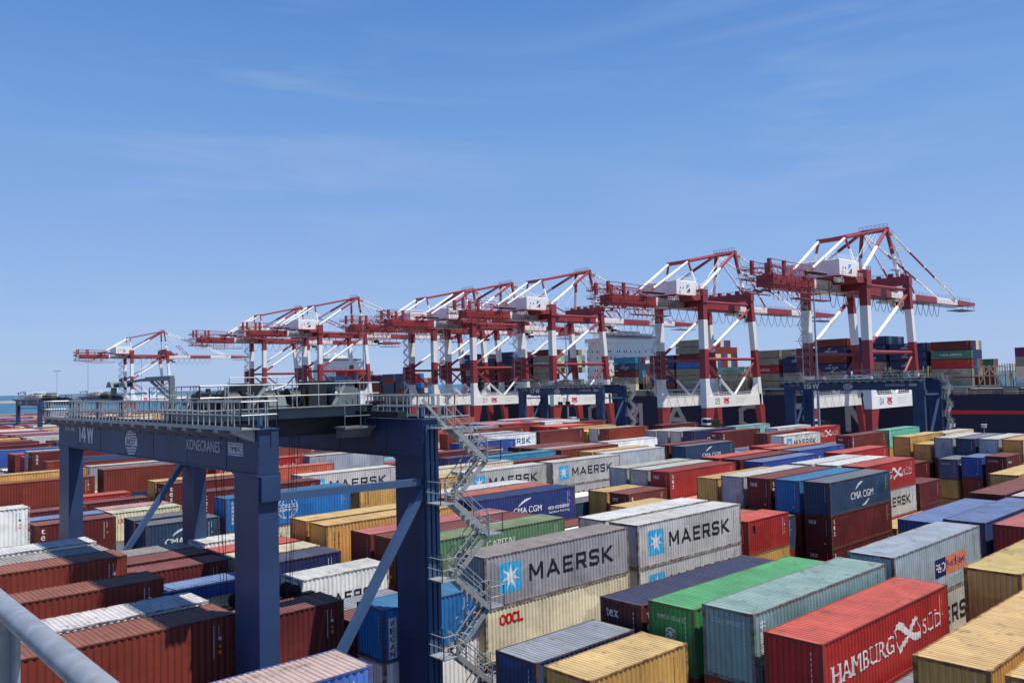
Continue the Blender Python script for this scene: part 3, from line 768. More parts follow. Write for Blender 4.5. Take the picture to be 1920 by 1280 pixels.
for b in range(13, 27):
    for n in range(0, 11):
        for k in range(0, 10 if b != 13 else 8):
            if (b, k, n) in used or (b, k, n+.5) in used: continue
            if b == 13:
                if n <= 1 or k > 6: continue
                h = 4 if (k > 3 or n > 6) else 3
                if n >= 7: h = 3
            elif b == 14 and n in (7, 8) and k < 4: h = 2
            elif b == 14: h = 4 if n in (0,1,2,3,4,5,6) and k < 9 else (4 if n < 9 else 3)
            elif b == 15: h = 4 if random.random() < .75 else 3
            elif b == 16: h = random.choice([3,4,4,4,5])
            else: h = random.choice([3,4,4,5,5,5])
            if b >= 17 and random.random() < .06: continue
            if b in (14, 15) and n == 10: h = 3
            ztop = h*HC+.1
            if n == 10 and random.random() < .5: continue
            column(b, k, n, 12.192, ztop, [rdec(rcol()) if b > 15 else (rcol(), '-')])

# containers on the ship: lying along the quay (x = first row, y1 = left end), tier colours from the bottom up
SX, HZ = 283.2, 19.05
def bay(y0, first, L=12.192, depth=14, dh=None, ends=None):
    for t, c in enumerate(first):
        if c is None: continue
        c = c.split('/'); add_rec(SX, y0+L, HZ+t*2.93, L, HC, c[0], c[1] if len(c) > 1 else '-', 'ship', 1, t, ('s', round(y0), 0))
    nt_ = len(first)
    for r in range(1, depth):
        hh_ = nt_ if dh is None else dh(r)
        for t in range(hh_):
            if t < hh_-4: continue
            col = ends[(r*3+t*5+r*t) % len(ends)] if ends else rcol()
            add_rec(SX+r*2.52, y0+L, HZ+t*2.93, L, HC, col, '-', 'ship', 1, t, ('s', round(y0), r))
mixe = ['maroon','rust','navy2','cream','beige','red','blue','white','teal','rust','navy']
bay(69.7, ['white/B','cream/B','beige/-','purple/-'], depth=2, dh=lambda r: 2)
bay(94.3, ['beige/G','beige/B','red/-','rsgreen/R','maroon/-'], dh=lambda r: 5 if r < 4 else (0 if r < 8 else 3), ends=['maroon','redm','rsgreen','navy','cream','beige'], depth=10)
bay(107.6, ['beige/-','beige/-','navy/C','navy/C','navy/C'], ends=mixe, depth=10)
bay(120.8, ['beige/-','beige/-','beige/-','navy/C','navy/C','navy/C'], dh=lambda r: 6 if r < 6 else 5, ends=['navy','navy','blue','teal','beige','navy2'])
bay(134.5, ['beige/-','beige/-','navy/C','rust/-','navy/C','rust/-'], ends=mixe, depth=10)
bay(147.5, ['beige/-','beige/-','navy/-','navy/C','beige/C'], ends=mixe, depth=6)
bay(160.9, ['beige/-','beige/-','red/D','beige/e','beige/e'], dh=lambda r: 5 if r < 2 else 3, ends=['beige','rust','mint2','cream','red'])
bay(176.2, [None,None,'mint2/G'], depth=12, ends=['beige','mint2','greyb','cream','white'])
bay(196.3, ['beige/-','beige/G','beige/G','blue/-','maroon/-','beige/e','beige/e'][:7], dh=lambda r: 7 if r < 9 else 6, ends=['cream','rust','navy','rust','cream','blues','rust','cream'], depth=11)
bay(209.2, ['rust/-','navy/C','beige/-','navyblue/C','navyblue/C'], depth=8, ends=mixe)
bay(230.5, ['cream/B','beige/-','maroon/-','navy2/C','cyan/-'], dh=lambda r: 5 if r < 3 else 4, ends=['rust','rust','cyan','navy2','maroon','beige'], depth=12)
bay(283.0, ['beige/-','beige/-','beige/-','beige/-','greyb/-','beige/-','maroon/-'], ends=['navy','cream','beige','maroon','mint2'], depth=10)
bay(296.5, ['beige/-','navy/-','navy/-','maroon/-','maroon/-','navy/-'], ends=mixe, depth=8)
bay(310.5, ['navy/-','maroon/-','maroon/-','maroon/-','navy/C','navy/-','navy/-'], ends=mixe, depth=8)
bay(324.0, ['navy/-','rust/-','maroon/-','maroon/-','maroon/-','navy/-'], ends=mixe, depth=8)
bay(337.5, ['rsgreen/-','maroon/-','navy/-','beige/-','navy/-','navy/-','navy/-'], ends=mixe, depth=8)
for y0, n in ((390, 3), (404, 4), (418, 4), (432, 3), (446, 4), (460, 5), (474, 5), (488, 4)):
    bay(y0, [random.choice(['navy','rust','maroon','blue','navy2','red'])+'/-' for _ in range(n)], depth=5, ends=mixe)

# which containers does the camera see, and how large? (coarse depth buffer)
def visibility():
    Wd, Hd = 768, 512
    sc_ = Wd/1920.0; f = FPX*sc_
    u = (np.arange(Wd)+.5-Wd/2)/f; v = -(np.arange(Hd)+.5-Hd/2)/f
    U, V = np.meshgrid(u, v)
    D = np.stack([rr[i]*U+uu[i]*V+fw[i] for i in range(3)], -1)
    zb = np.full((Hd, Wd), 1e9); ib = np.full((Hd, Wd), -1, int)
    M = np.array([list(rr), list(uu), list(fw)])
    for i, r in enumerate(REC):
        if r['rot']: x0, x1, y0, y1 = r['x'], r['x']+CW, r['y']-r['L'], r['y']
        else: x0, x1, y0, y1 = r['x'], r['x']+r['L'], r['y'], r['y']+CW
        z0, z1 = r['z']-CAMZ, r['z']+r['H']-CAMZ
        fcs = [('x', x0, [(x0,y0,z0),(x0,y1,z0),(x0,y1,z1),(x0,y0,z1)]), ('y', y0, [(x0,y0,z0),(x1,y0,z0),(x1,y0,z1),(x0,y0,z1)])]
        if z1 < 0: fcs.append(('z', z1, [(x0,y0,z1),(x1,y0,z1),(x1,y1,z1),(x0,y1,z1)]))
        for ax, val, P in fcs:
            C = (M@np.array(P).T).T
            if (C[:, 2] < .5).any(): continue
            pu = C[:, 0]/C[:, 2]*f+Wd/2; pv = -C[:, 1]/C[:, 2]*f+Hd/2
            a0, a1, b0, b1 = int(max(0, pu.min())), int(min(Wd-1, pu.max()+1)), int(max(0, pv.min())), int(min(Hd-1, pv.max()+1))
            if a0 >= a1 or b0 >= b1: continue
            d = D[b0:b1, a0:a1]; t = val/np.where(np.abs(d[..., 'xyz'.index(ax)]) < 1e-9, 1e-9, d[..., 'xyz'.index(ax)])
            H_ = d*t[..., None]; ok = t > 0
            for j, (lo, hi) in enumerate(((x0,x1),(y0,y1),(z0,z1))):
                if 'xyz'[j] != ax: ok &= (H_[..., j] >= lo) & (H_[..., j] <= hi)
            zz = zb[b0:b1, a0:a1]; ok &= t < zz
            zz[ok] = t[ok]; ib[b0:b1, a0:a1][ok] = i
    cnt = np.bincount(ib[ib >= 0], minlength=len(REC))
    ys, xs = np.nonzero(ib >= 0); ids = ib[ys, xs]
    cx = np.bincount(ids, xs, minlength=len(REC))/np.maximum(cnt, 1)/Wd; cy = np.bincount(ids, ys, minlength=len(REC))/np.maximum(cnt, 1)/Hd
    return cnt, cx, cy
CNT, CX, CY = visibility()
order = sorted(range(len(REC)), key=lambda i: -CNT[i])
VIS = [i for i in order[:300] if CNT[i] >= 3]
CNAME = {'maroon':'maroon','maroonb':'brown','rust':'rust brown','rustp':'orange','red':'red','redd':'dark red','redm':'brick red','redpink':'pinkish red','yellow':'yellow','cream':'cream','white':'white',
 'grey':'grey','greyM':'silver grey','beige':'beige grey','greyb':'blue grey','greyw':'grey pale-roofed','greyn':'slate grey','navyw':'navy','navy':'dark navy','navy2':'steel navy','navyblue':'royal navy','blue':'bright blue','blues':'blue','bluer':'blue dusty-roofed',
 'bluestripe':'blue white-streaked','cyan':'cyan','teal':'weathered teal','green':'bright green','capgreen':'sage green','mint':'mint green','mint2':'pale green','pinkroof':'pink-roofed blue','pinkw':'pinkish white','tarp':'blue-tarpaulined maroon','purple':'purple','rsgreen':'dark green'}
DNAME = {'M':'with blue star square','T':'with white vertical letters','C':'with white lettering and arc','H':'with large white lettering','h':'with large white lettering','O':'with red lettering','o':'with small red lettering','X':'with white serif lettering','E':'with white eco lettering',
 'P':'with blue and salmon panel','W':'with white vertical panel','Z':'with white Chinese characters','K':'with white globe emblem','m':'with black m mark','m2':'with black vertical lettering','S':'with white script lettering','c':'with small end lettering','y':'with black yellow sticker',
 'x':'with black stacked letters','q':'with black m mark','N':'with white star badge','G':'with green lettering','R':'with white block lettering','D':'with large white lettering','B':'with black lettering','e':'with small red mark'}
def region(i):
    cx, cy = CX[i], CY[i]
    h = ['far left','left','centre-left','centre','centre-right','right','far right'][min(6, int(cx*7))]
    return h
lab = {}
for i in VIS:
    r = REC[i]; c = CNAME[r['col']]; s = '' if r['L'] > 10 else 'short '
    d = DNAME.get(r['dec'], '')
    if r['where'] == 'ship': pl = ('on the far ship' if r['y'] > 385 else 'on the big ship')+', '+region(i)
    else:
        row = 'front' if CY[i] > .83 else ('middle' if CY[i] > .70 else 'rear')
        pl = ('topmost' if r['tier'] == 0 else 'lower tier')+', %s row, %s' % (row, region(i))
    lab[i] = (f"{s}{c} container {d}, {pl}" if d else f"{s}{c} container, {pl}")
groups = {}
for i in VIS: groups.setdefault(lab[i], []).append(i)
ORD = ['first','second','third','fourth','fifth','sixth','seventh','eighth','ninth','tenth','eleventh','twelfth','thirteenth','fourteenth','fifteenth']
for l, ids in groups.items():
    if len(ids) > 1:
        ids.sort(key=lambda i: (round(CX[i], 3), CY[i]))
        ids.sort(key=lambda i: CX[i])
        for q, i in enumerate(ids):
            lab[i] = l+(', %s along' % ORD[q] if q < len(ORD) else ', rightmost')
for i in VIS:
    r = REC[i]; L, H = r['L'], round(r['H'], 3)
    far = r['where'] == 'ship' or math.hypot(r['x'], r['y']) > 190
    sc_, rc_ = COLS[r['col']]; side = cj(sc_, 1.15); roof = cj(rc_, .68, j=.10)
    rz = R(-90) if r['rot'] else 0.0
    t = empty('shipping_container', (r['x'], r['y'], r['z']), rz)
    tag(t, lab[i], 'container', 'containers loaded on the ships' if r['where'] == 'ship' else 'containers stacked in the yard')
    std = min((HC, ST), key=lambda q: abs(q-H)); zs = r['H']/std
    ms = cont_meshes(L, std, False)
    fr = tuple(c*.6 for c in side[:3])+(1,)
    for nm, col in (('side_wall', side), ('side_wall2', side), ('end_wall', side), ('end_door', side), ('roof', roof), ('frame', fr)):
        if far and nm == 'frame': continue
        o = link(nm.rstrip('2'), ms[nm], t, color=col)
        if abs(zs-1) > .002: o.scale = (1, 1, zs)
    if CNT[i] >= 25 or r['dec'] in 'CDGRBMH':
        for nm, me in deco_meshes(r['dec'], L, std, r['col'] in LIGHTC):
            o = link(nm, me, t)
            if abs(zs-1) > .002: o.scale = (1, 1, zs)
# everything else beyond the 300 that show largest: one mass
vset = set(VIS); mb = {}
for i, r in enumerate(REC):
    if i in vset: continue
    m = mb.setdefault('all', MB()); key = r['col']
    if r['rot']: x0, x1, y0, y1 = r['x'], r['x']+CW, r['y']-r['L'], r['y']
    else: x0, x1, y0, y1 = r['x'], r['x']+r['L'], r['y'], r['y']+CW
    ci = list(COLS).index(key)
    z0, z1 = r['z']+.004, r['z']+r['H']-.004
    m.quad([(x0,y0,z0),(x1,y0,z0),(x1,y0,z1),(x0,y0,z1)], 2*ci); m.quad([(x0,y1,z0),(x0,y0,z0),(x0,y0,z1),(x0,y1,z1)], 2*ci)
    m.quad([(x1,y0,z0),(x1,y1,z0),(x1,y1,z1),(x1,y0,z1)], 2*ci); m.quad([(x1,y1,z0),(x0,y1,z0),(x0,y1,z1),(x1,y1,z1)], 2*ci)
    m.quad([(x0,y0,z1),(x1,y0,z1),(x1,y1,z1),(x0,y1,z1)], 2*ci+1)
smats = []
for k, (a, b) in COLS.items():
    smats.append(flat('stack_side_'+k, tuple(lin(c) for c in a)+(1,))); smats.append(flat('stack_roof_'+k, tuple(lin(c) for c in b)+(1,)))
me = bpy.data.meshes.new('stacked_containers'); m = mb['all']; me.from_pydata(m.v, [], m.f)
for q in smats: me.materials.append(q)
me.polygons.foreach_set('material_index', m.m); me.update()
tag(link('stacked_containers', me), 'mass of remaining containers packed below and behind the visible stacks', 'containers', None, 'stuff')
print('containers', len(REC), 'visible', int((CNT > 0).sum()), 'individual', len(VIS))

# ---------------------------------------------------------------- yard gantry cranes
GH0, GH1, GW = 20.55, 22.35, 30.3
def gantry(ox, oy, num, label, spreader=None, detail=True, trolley_y=7.5):
    """yard crane whose two girders run along Y over the stacks; ox = outer face of the first girder"""
    g = empty('yard_gantry_crane', (ox, oy, 0)); tag(g, label, 'gantry crane', 'blue gantry cranes over the container stacks')
    X2 = 8.22; W1 = .93
    for gi, x in enumerate((0, X2)):
        mb = MB(); mb.box(x, x+W1, 0, GW, GH0, GH1); mb.box(x-.05, x+W1+.05, 0.01, GW-.01, GH0-.03, GH0+.03)
        mb.box(x-.04, x+W1+.04, -.03, GW+.03, GH1, GH1+.04)
        for y in np.arange(3.0, GW-1, 4.5): mb.box(x-.012, x, y, y+.03, GH0+.04, GH1-.02)
        for k in range(6): mb.box(x+.02, x+.05, -.05, 0, GH0+.15+k*.27, GH0+.2+k*.27)
        gd = mb.build('girder', M_navy, g)
        if gi == 0:
            mk = Marks()
            y = lambda a: GW-a
            mk.text('SWL 40t', y(28.7), y(26.4), GH0+1.04, GH0+1.32, PG, bold=.02)
            mk.block(num.replace(' ', ''), y(25.55), y(21.9 if ' ' in num else 22.3), GH0+.45, GH0+1.62, WH if ' ' in num else PG, .22, .22)
            cu = y(15.45); cv = GH0+.76
            for k in range(10):
                vv = -.66+k*.15; hw = 1.0*math.sqrt(max(.02, 1-(vv/.74)**2)); hw2 = 1.0*math.sqrt(max(.02, 1-((vv+.09)/.74)**2))
                if not -.25 < vv < .17: mk.poly([(cu-hw, cv+vv), (cu-.3, cv+vv-.03), (cu+.3, cv+vv+.03), (cu+hw, cv+vv), (cu+hw2, cv+vv+.09), (cu+.3, cv+vv+.12), (cu-.3, cv+vv+.06), (cu-hw2, cv+vv+.09)], PG)
            mk.poly([(cu-1.0, cv-.19), (cu+1.0, cv-.19), (cu+1.0, cv+.21), (cu-1.0, cv+.21)], PG)
            mk.text('BEST', cu-.72, cu+.72, cv-.13, cv+.15, BK, bold=.04)
            mk.text('KONECRANES', y(7.5), y(3.7), GH0+.72, GH0+1.2, PG, bold=.0)
            u0, u1, v0, v1 = y(2.83), y(1.3), GH0+.68, GH0+1.22
            for a, b, c, d in ((u0,u1,v0,v0+.05),(u0,u1,v1-.05,v1),(u0,u0+.05,v0+.05,v1-.05),(u1-.05,u1,v0+.05,v1-.05)): mk.rect(a, b, c, d, PG)
            mk.rect(u0+.09, u1-.09, v0+.09, v1-.09, PG); 
            n0 = len(mk.v); mk.text('TMEiC', u0+.16, u1-.16, v0+.16, v1-.16, BK, bold=.02)
            lm = mk.mesh('lettering', MK, lambda u, v, d: (-.016+d, GW-u, v))
            o = link('lettering', lm, gd)
    # legs
    for x in (0, X2):
        for y0, y1 in ((0, 2.35), (GW-2.35, GW)):
            mb = MB(); mb.box(x+.03, x+W1-.03, y0+.02, y1-.02, 2.0, GH0-.03)
            mb.box(x-.03, x+W1+.03, y0-.04, y1+.04, GH0-.10, GH0-.031)
            if x == 0 and y0 == 0: mb.box(x+.1, x+W1-.02, y0-.16, y0+.02, GH0-1.1, GH0-.1)
            mb.build('leg', M_navy, g)
    for y0 in (.35, GW-1.95):
        mb = MB(); mb.box(-1.6, X2+W1+1.6, y0, y0+1.6, 1.0, 1.99); mb.build('sill_beam', M_navy, g)
        mb = MB()
        for x in (-1.2, .4, X2-.2, X2+1.4):
            mb.tube((x, y0+.55, .38), (x, y0+1.05, .38), .38, 14); mb.tube((x+.8, y0+.55, .38), (x+.8, y0+1.05, .38), .38, 14)
        mb.build('wheels', M_dark, g)
    for y in (.25, GW-.6):
        mb = MB(); mb.beam((W1, y, GH0-1.0), (X2, y, GH0-1.1), .26, .32); mb.build('tie_beam', M_ltnavy, g)
        mb = MB(); mb.beam((X2+.1, y, GH0-1.5), (W1+.2, y, 8.6), .36, .36); mb.build('diagonal_brace', M_ltnavy, g)
    # cable guides down the near face of the second leg
    for k in range(3):
        mb = MB(); x = X2+.12+k*.27
        mb.box(x, x+.17, -.14, 0, .8 if k else 3, GH1-.25); mb.box(x-.02, x+.19, -.17, 0, GH0-.3, GH0-.18); mb.box(x-.02, x+.19, -.17, 0, GH0-2.6, GH0-2.52)
        mb.build('cable_guide', M_ltnavy, g)
    # walkways with brackets
    rr_ = .029 if detail else .03
    for sx, xa, xb in ((-1, -.82, -.02), (1, X2+W1+.02, X2+W1+.82)):
        mb = MB(); mb.box(xa, xb, -.3, GW+.5, GH1+.05, GH1+.09)
        xo = xa if sx < 0 else xb; xi = xb if sx < 0 else xa
        mb.box(min(xo, xo+sx*.03), max(xo, xo+sx*.03), -.3, GW+.5, GH1+.02, GH1+.18)
        for y in np.arange(.2, GW+.3, 1.75):
            mb.prism([(xi, GH1+.045), (xo, GH1+.045), (xo, GH1-.10), (xi, GH1-.42)], 'y', y, y+.42)
            for dy in (-.04, .42): mb.prism([(xi, GH1+.04), (xo-sx*-.03, GH1+.04), (xo-sx*-.03, GH1-.14), (xi, GH1-.5)], 'y', y+dy, y+dy+.04)
        mb.build('walkway', M_galv, g)
        mb = MB(); z = GH1+.09
        mb.rail([(xo, -.3, z), (xo, GW+.5, z)], 1.08, .62 if detail else 1.2, rr_, mids=(.5,))
        mb.build('outer_railing', M_galv, g)
        mb = MB(); mb.rail([(xi+sx*(-.75), -.3, z), (xi+sx*(-.75), GW+.5, z)], 1.08, .9 if detail else 1.8, rr_, mids=(.5,)); mb.build('inner_railing', M_galv, g)
        mb = MB()
        for y in (-.3, GW+.5): mb.rail([(xo, y, z), (xi+sx*(-.75), y, z)], 1.08, .5, rr_)
        mb.build('end_railing', M_galv, g)
    for x in (W1*.5, X2+W1*.5):
        mb = MB(); mb.box(x-.04, x+.04, .5, GW-.5, GH1+.041, GH1+.16); mb.build('trolley_rail', M_dark, g)
        mb = MB()
        for y in (.6, GW-.8): mb.prism([(y, GH1+.04), (y+.35, GH1+.04), (y+.12, GH1+.75), (y, GH1+.75)] if y < 5 else [(y-.15, GH1+.04), (y+.2, GH1+.04), (y+.2, GH1+.75), (y+.08, GH1+.75)], 'x', x-.06, x+.06)
        mb.build('end_stop', M_ltnavy, g)
    # cable tray along the second girder
    mb = MB(); mb.box(X2-.55, X2-.05, 1.2, GW-1, GH1+.12, GH1+.42); mb.path([(X2-.3, 3.2+.9*math.cos(t), GH1+.55+.32*math.sin(t)) for t in np.linspace(-.3, 1.9, 9)], .12, 8)
    mb.build('cable_chain', M_dark, g)
    # trolley
    ty = trolley_y; TL = 5.8; tz = GH1+.2
    tr = empty('trolley', (0, ty, 0)); tr.parent = g
    mb = MB()
    for y in (0, TL-.5): mb.box(.1, X2+W1-.1, y, y+.5, tz, tz+.55)
    for x in (.25, X2+.25): mb.box(x, x+.45, .5, TL-.5, tz, tz+.5)
    mb.box(.7, X2+.25, .6, TL-.6, tz+.45, tz+.5)
    mb.build('trolley_frame', M_greyp, tr)
    mb = MB(); rnd = random.Random(5)
    for (x, y, L, r) in ((1.4, 1.3, 2.4, .42), (4.6, 1.3, 1.8, .42), (1.4, 4.4, 2.4, .42), (4.6, 4.4, 2.2, .42)):
        mb.tube((x, y, tz+.95), (x+L, y, tz+.95), r, 16); mb.tube((x-.1, y, tz+.95), (x, y, tz+.95), r+.1, 16); mb.tube((x+L, y, tz+.95), (x+L+.1, y, tz+.95), r+.1, 16)
        for q_ in (0, L): mb.box(x+q_-.12, x+q_+.12, y-.3, y+.3, tz+.5, tz+.95)
    for (x, y) in ((3.9, 2.2), (3.9, 3.4), (1.0, 2.8), (6.4, 3.2), (2.6, 2.9)): mb.tube((x, y-.45, tz+.85), (x, y+.45, tz+.85), .27, 14); mb.box(x-.35, x+.35, y+.45, y+.9, tz+.5, tz+1.25)
    for k in range(46):
        x, y = rnd.uniform(.6, X2), rnd.uniform(.5, TL-.7); a = rnd.uniform(.1, .38); mb.box(x, x+a, y, y+a*rnd.uniform(.6, 1.6), tz+.5, tz+.6+rnd.uniform(.1, .95))
    for k in range(22):
        x, y = rnd.uniform(.4, X2), rnd.uniform(.3, TL-.5); mb.path([(x, y, tz+.6), (x+rnd.uniform(-.6,.6), y+rnd.uniform(-.6,.6), tz+rnd.uniform(.9,1.5)), (x+rnd.uniform(-.9,.9), y+rnd.uniform(-.8,.8), tz+.6)], .03, 5)
    for (x0, x1, y0, y1, h) in ((2.0, 3.1, .9, 2.3, 1.75), (5.3, 6.3, .5, 1.6, 1.8), (3.3, 4.4, 3.7, 4.8, 1.6), (6.6, 7.6, 3.2, 4.6, 1.5)): mb.box(x0, x1, y0, y1, tz+.5, tz+h)
    mb.box(1.0, 8.1, .6, 5.2, tz-.9, tz+.44)
    mb.build('hoist_machinery', M_dark, tr)
    mb = MB(); mb.box(6.7, 8.0, .3, 1.7, tz+.5, tz+1.75); mb.box(6.6, 8.1, .2, 1.8, tz+1.75, tz+1.82); mb.box(2.6, 3.3, 3.4, 4.1, tz+.5, tz+1.6); mb.box(5.2, 5.9, 4.7, 5.3, tz+.5, tz+1.3)
    mb.prism([(0, tz+.5), (.9, tz+.5), (.9, tz+.8), (.6, tz+1.15), (.3, tz+1.15)], 'x', 3.0, 3.9); mb.build('grey_cabinet', M_greyp, tr)
    mb = MB(); mb.box(8.0, 8.35, .1, 1.0, tz+.1, tz+1.25); mb.box(7.82, 8.0, .3, .8, tz+1.4, tz+1.8); mb.build('white_cabinet', M_cabinet, tr)
    mb = MB(); z = tz+.56
    for loop in ([(-.5,-.35),(8.9,-.35),(8.9,TL+.3),(-.5,TL+.3),(-.5,-.35)], [(.4,1.9),(6.3,1.9)], [(.4,4.9),(8.3,4.9)]):
        mb.rail([(a, b, z) for a, b in loop], 1.1, 1.15, .026, mids=(.5,))
    for x in (-.45, 8.4): mb.box(x, x+.5, -.3, TL+.25, z-.05, z)
    for y in (-.32, TL-.1): mb.box(-.5, 8.9, y, y+.4, z-.052, z-.004)
    mb.rail([(2.4, 3.2, z+.7), (5.8, 3.2, z+.7)], .8, .9, .02)
    for a, b in (((6.2,-.3,z), (6.9,-.3,z+1.1)), ((2.0,-.3,z+.2), (2.8,-.3,z+1.2)), ((8.6,1.0,z-1.2), (7.6,1.0,z+.2))): mb.beam(a, b, .05, .16)
    for k in range(34):
        x, y = rnd.uniform(.3, 8.3), rnd.uniform(-.2, TL); h = rnd.uniform(.5, 1.35)
        if rnd.random() < .5: mb.tube((x, y, z), (x, y, z+h), .03, 5)
        else: mb.tube((x, y, z+h*.7), (x+rnd.uniform(-1.2, 1.2), y+rnd.uniform(-.8, .8), z+h*.7+rnd.uniform(-.3, .3)), .035, 5)
    mb.build('trolley_railing', M_galv, tr)
    # hanging access platform on the near side of the trolley
    mb = MB(); mb.box(6.2, 8.0, -1.4, -.4, tz-.6, tz-.5); mb.rail([(6.2,-1.4,tz-.5),(8.0,-1.4,tz-.5),(8.0,-.4,tz-.5)], 1.05, .9, .024)
    mb.prism([(-1.4, tz-.6), (-.4, tz-.6), (-.4, tz-1.05), (-.9, tz-1.05)], 'x', 6.3, 7.9); mb.build('access_platform', M_greyp, tr)
    # dark lamp arms reaching out over the far side
    mb = MB()
    for x, l0, l1, zz in ((.6, 4.0, 10.2, 2.15), (3.6, 2.6, 6.4, .95)):
        mb.beam((x, TL+.3, tz-.1), (x, TL+.3, tz+zz), .24, .24); mb.beam((x, TL+.2, tz+zz), (x, TL+l0, tz+zz), .2, .22); mb.beam((x, TL+.4, tz+zz-1.1), (x, TL+l0-.6, tz+zz-.1), .1, .12)
        mb.beam((x+.3, TL+.4, tz+zz-1.1), (x+.3, TL+l0-.6, tz+zz-.1), .1, .12)
        mb.beam((x, TL+l0, tz+zz), (x, TL+l1, tz+zz-.25), .3, .10)
        for yy in (TL+l1-.6, TL+(l0+l1)/2):
            mb.prism([(yy-.55, tz+zz-.38), (yy+.55, tz+zz-.38), (yy+.2, tz+zz-.05), (yy-.2, tz+zz-.05)], 'x', x-.32, x+.32)
        mb.tube((x, TL+l1-.5, tz+zz-.4), (x, TL+l1-.5, tz+zz-.85), .17, 8); mb.beam((x, TL+l0, tz+zz-.75), (x, TL+l1-.5, tz+zz-.85), .05, .05)
    mb.build('lamp_arm', M_greyp, tr)
    # zigzag stair on the near side of the second leg
    if True:
        st = MB(); hr = MB(); z = GH1-.35; x0, x1 = X2+.95, X2+3.0; k = 0; y0, y1 = -1.15, -.25
        while z > 1.5:
            a, b = (x0, x1) if k % 2 == 0 else (x1, x0); z2 = z-1.76; sg = 1 if b > a else -1
            ya = y0 if k % 2 == 0 else y0+.1
            for y in (ya, ya+.62): st.beam((a, y, z), (b, y, z2), .05, .24)
            nT = 7
            for q in range(1, nT): xx = a+(b-a)*q/nT; zz = z+(z2-z)*q/nT; st.box(min(xx, xx+sg*.22), max(xx, xx+sg*.22), ya+.02, ya+.60, zz, zz+.03)
            xl0, xl1 = (b, b+sg*.85) if sg > 0 else (b+sg*.85, b)
            st.box(min(xl0, xl1), max(xl0, xl1), y0-.05, y1+.2, z2-.06, z2)
            for y in (ya-.02, ya+.64):
                for h in (.5, 1.0): hr.tube((a, y, z+h), (b, y, z2+h), .027, 5)
                for q in (0, .5, 1): hr.tube((a+(b-a)*q, y, z+(z2-z)*q), (a+(b-a)*q, y, z+(z2-z)*q+1.0), .027, 5)
            e = b+sg*.85
            hr.rail([(b, y0-.05, z2), (e, y0-.05, z2), (e, y1+.2, z2), (b, y1+.2, z2)], 1.0, .9, .027)
            z = z2; k += 1
        st.build('staircase', M_galv, g); hr.build('stair_railing', M_galv, g)
        mb = MB(); mb.box(X2+.2, X2+1.9, -1.2, -.05, GH1-.42, GH1-.36); mb.rail([(X2+.2,-1.2,GH1-.36),(X2+1.9,-1.2,GH1-.36)], 1.05, .8, .022); mb.beam((X2+.95,-.6,GH1-.36),(X2-.4,-.6,GH1+1.0),.05,.15); mb.build('stair_head_platform', M_galv, g)
    if spreader is not None:
        sz = spreader
        mb = MB()
        for x, y in ((1.9, 1.6), (2.1, 2.9), (2.25, 2.2), (6.2, 1.6), (6.35, 2.3), (6.5, 2.9), (5.9, 2.0)):
            mb.tube((x, ty+y+1.6, GH1+.4), (x*.86+.9, ty+y*.6+3.4, sz+1.2), .016, 4)
        mb.tube((1.4, ty+3.4, GH1), (2.9, ty+4.6, sz+1.3), .012, 4); mb.tube((5.0, ty+3.6, GH1), (5.7, ty+4.8, sz+1.3), .012, 4)
        mb.build('hoist_ropes', M_rope, g)
        s = empty('container_spreader', (ox+2.1, oy+ty+3.75, sz)); tag(s, 'black hoist spreader with sheaves hanging on ropes under the '+num+' gantry' if num != '17 W' else 'orange spreader hanging under the far 17 W gantry', 'spreader')
        lm_ = M_sprd if num == '17 W' else M_dark
        mb = MB(); mb.box(0, 6.05, .4, .8, .35, .75); mb.box(0, 6.05, 1.6, 2.0, .35, .75); mb.box(1.6, 4.4, .4, 2.0, .3, .55); mb.build('spreader_frame', lm_, s)
        for x in (0, 5.75):
            mb = MB(); mb.box(x, x+.3, 0, 2.4, .12, .42); mb.build('end_beam', lm_, s)
        for x in (1.5, 4.3):
            for y in (.75, 1.6):
                mb = MB(); mb.tube((x, y-.1, 1.15), (x, y+.1, 1.15), .42, 16); mb.tube((x, y-.13, 1.15), (x, y+.13, 1.15), .1, 8); mb.box(x-.12, x+.12, y-.13, y+.13, .5, 1.15); mb.build('sheave', M_tyre, s)
    return g
gantry(14.82, 31.7, '14W', 'large blue gantry crane marked 14W in the left foreground', spreader=11.9, trolley_y=5.0)
gantry(170.5, 65.7, '15 W', 'blue gantry crane marked 15 W below the rightmost quay crane', detail=False, trolley_y=4.0)
gantry(151.5, 133.7, '17 W', 'blue gantry crane marked 17 W near the photo centre', detail=False, trolley_y=13.0, spreader=17.0)
gantry(59.3, 269.7, '18 W', 'nearer of two distant blue gantry cranes at the far left', detail=False, trolley_y=14)
gantry(94.0, 337.7, '19 W', 'farther of two distant blue gantry cranes at the far left', detail=False, trolley_y=10)

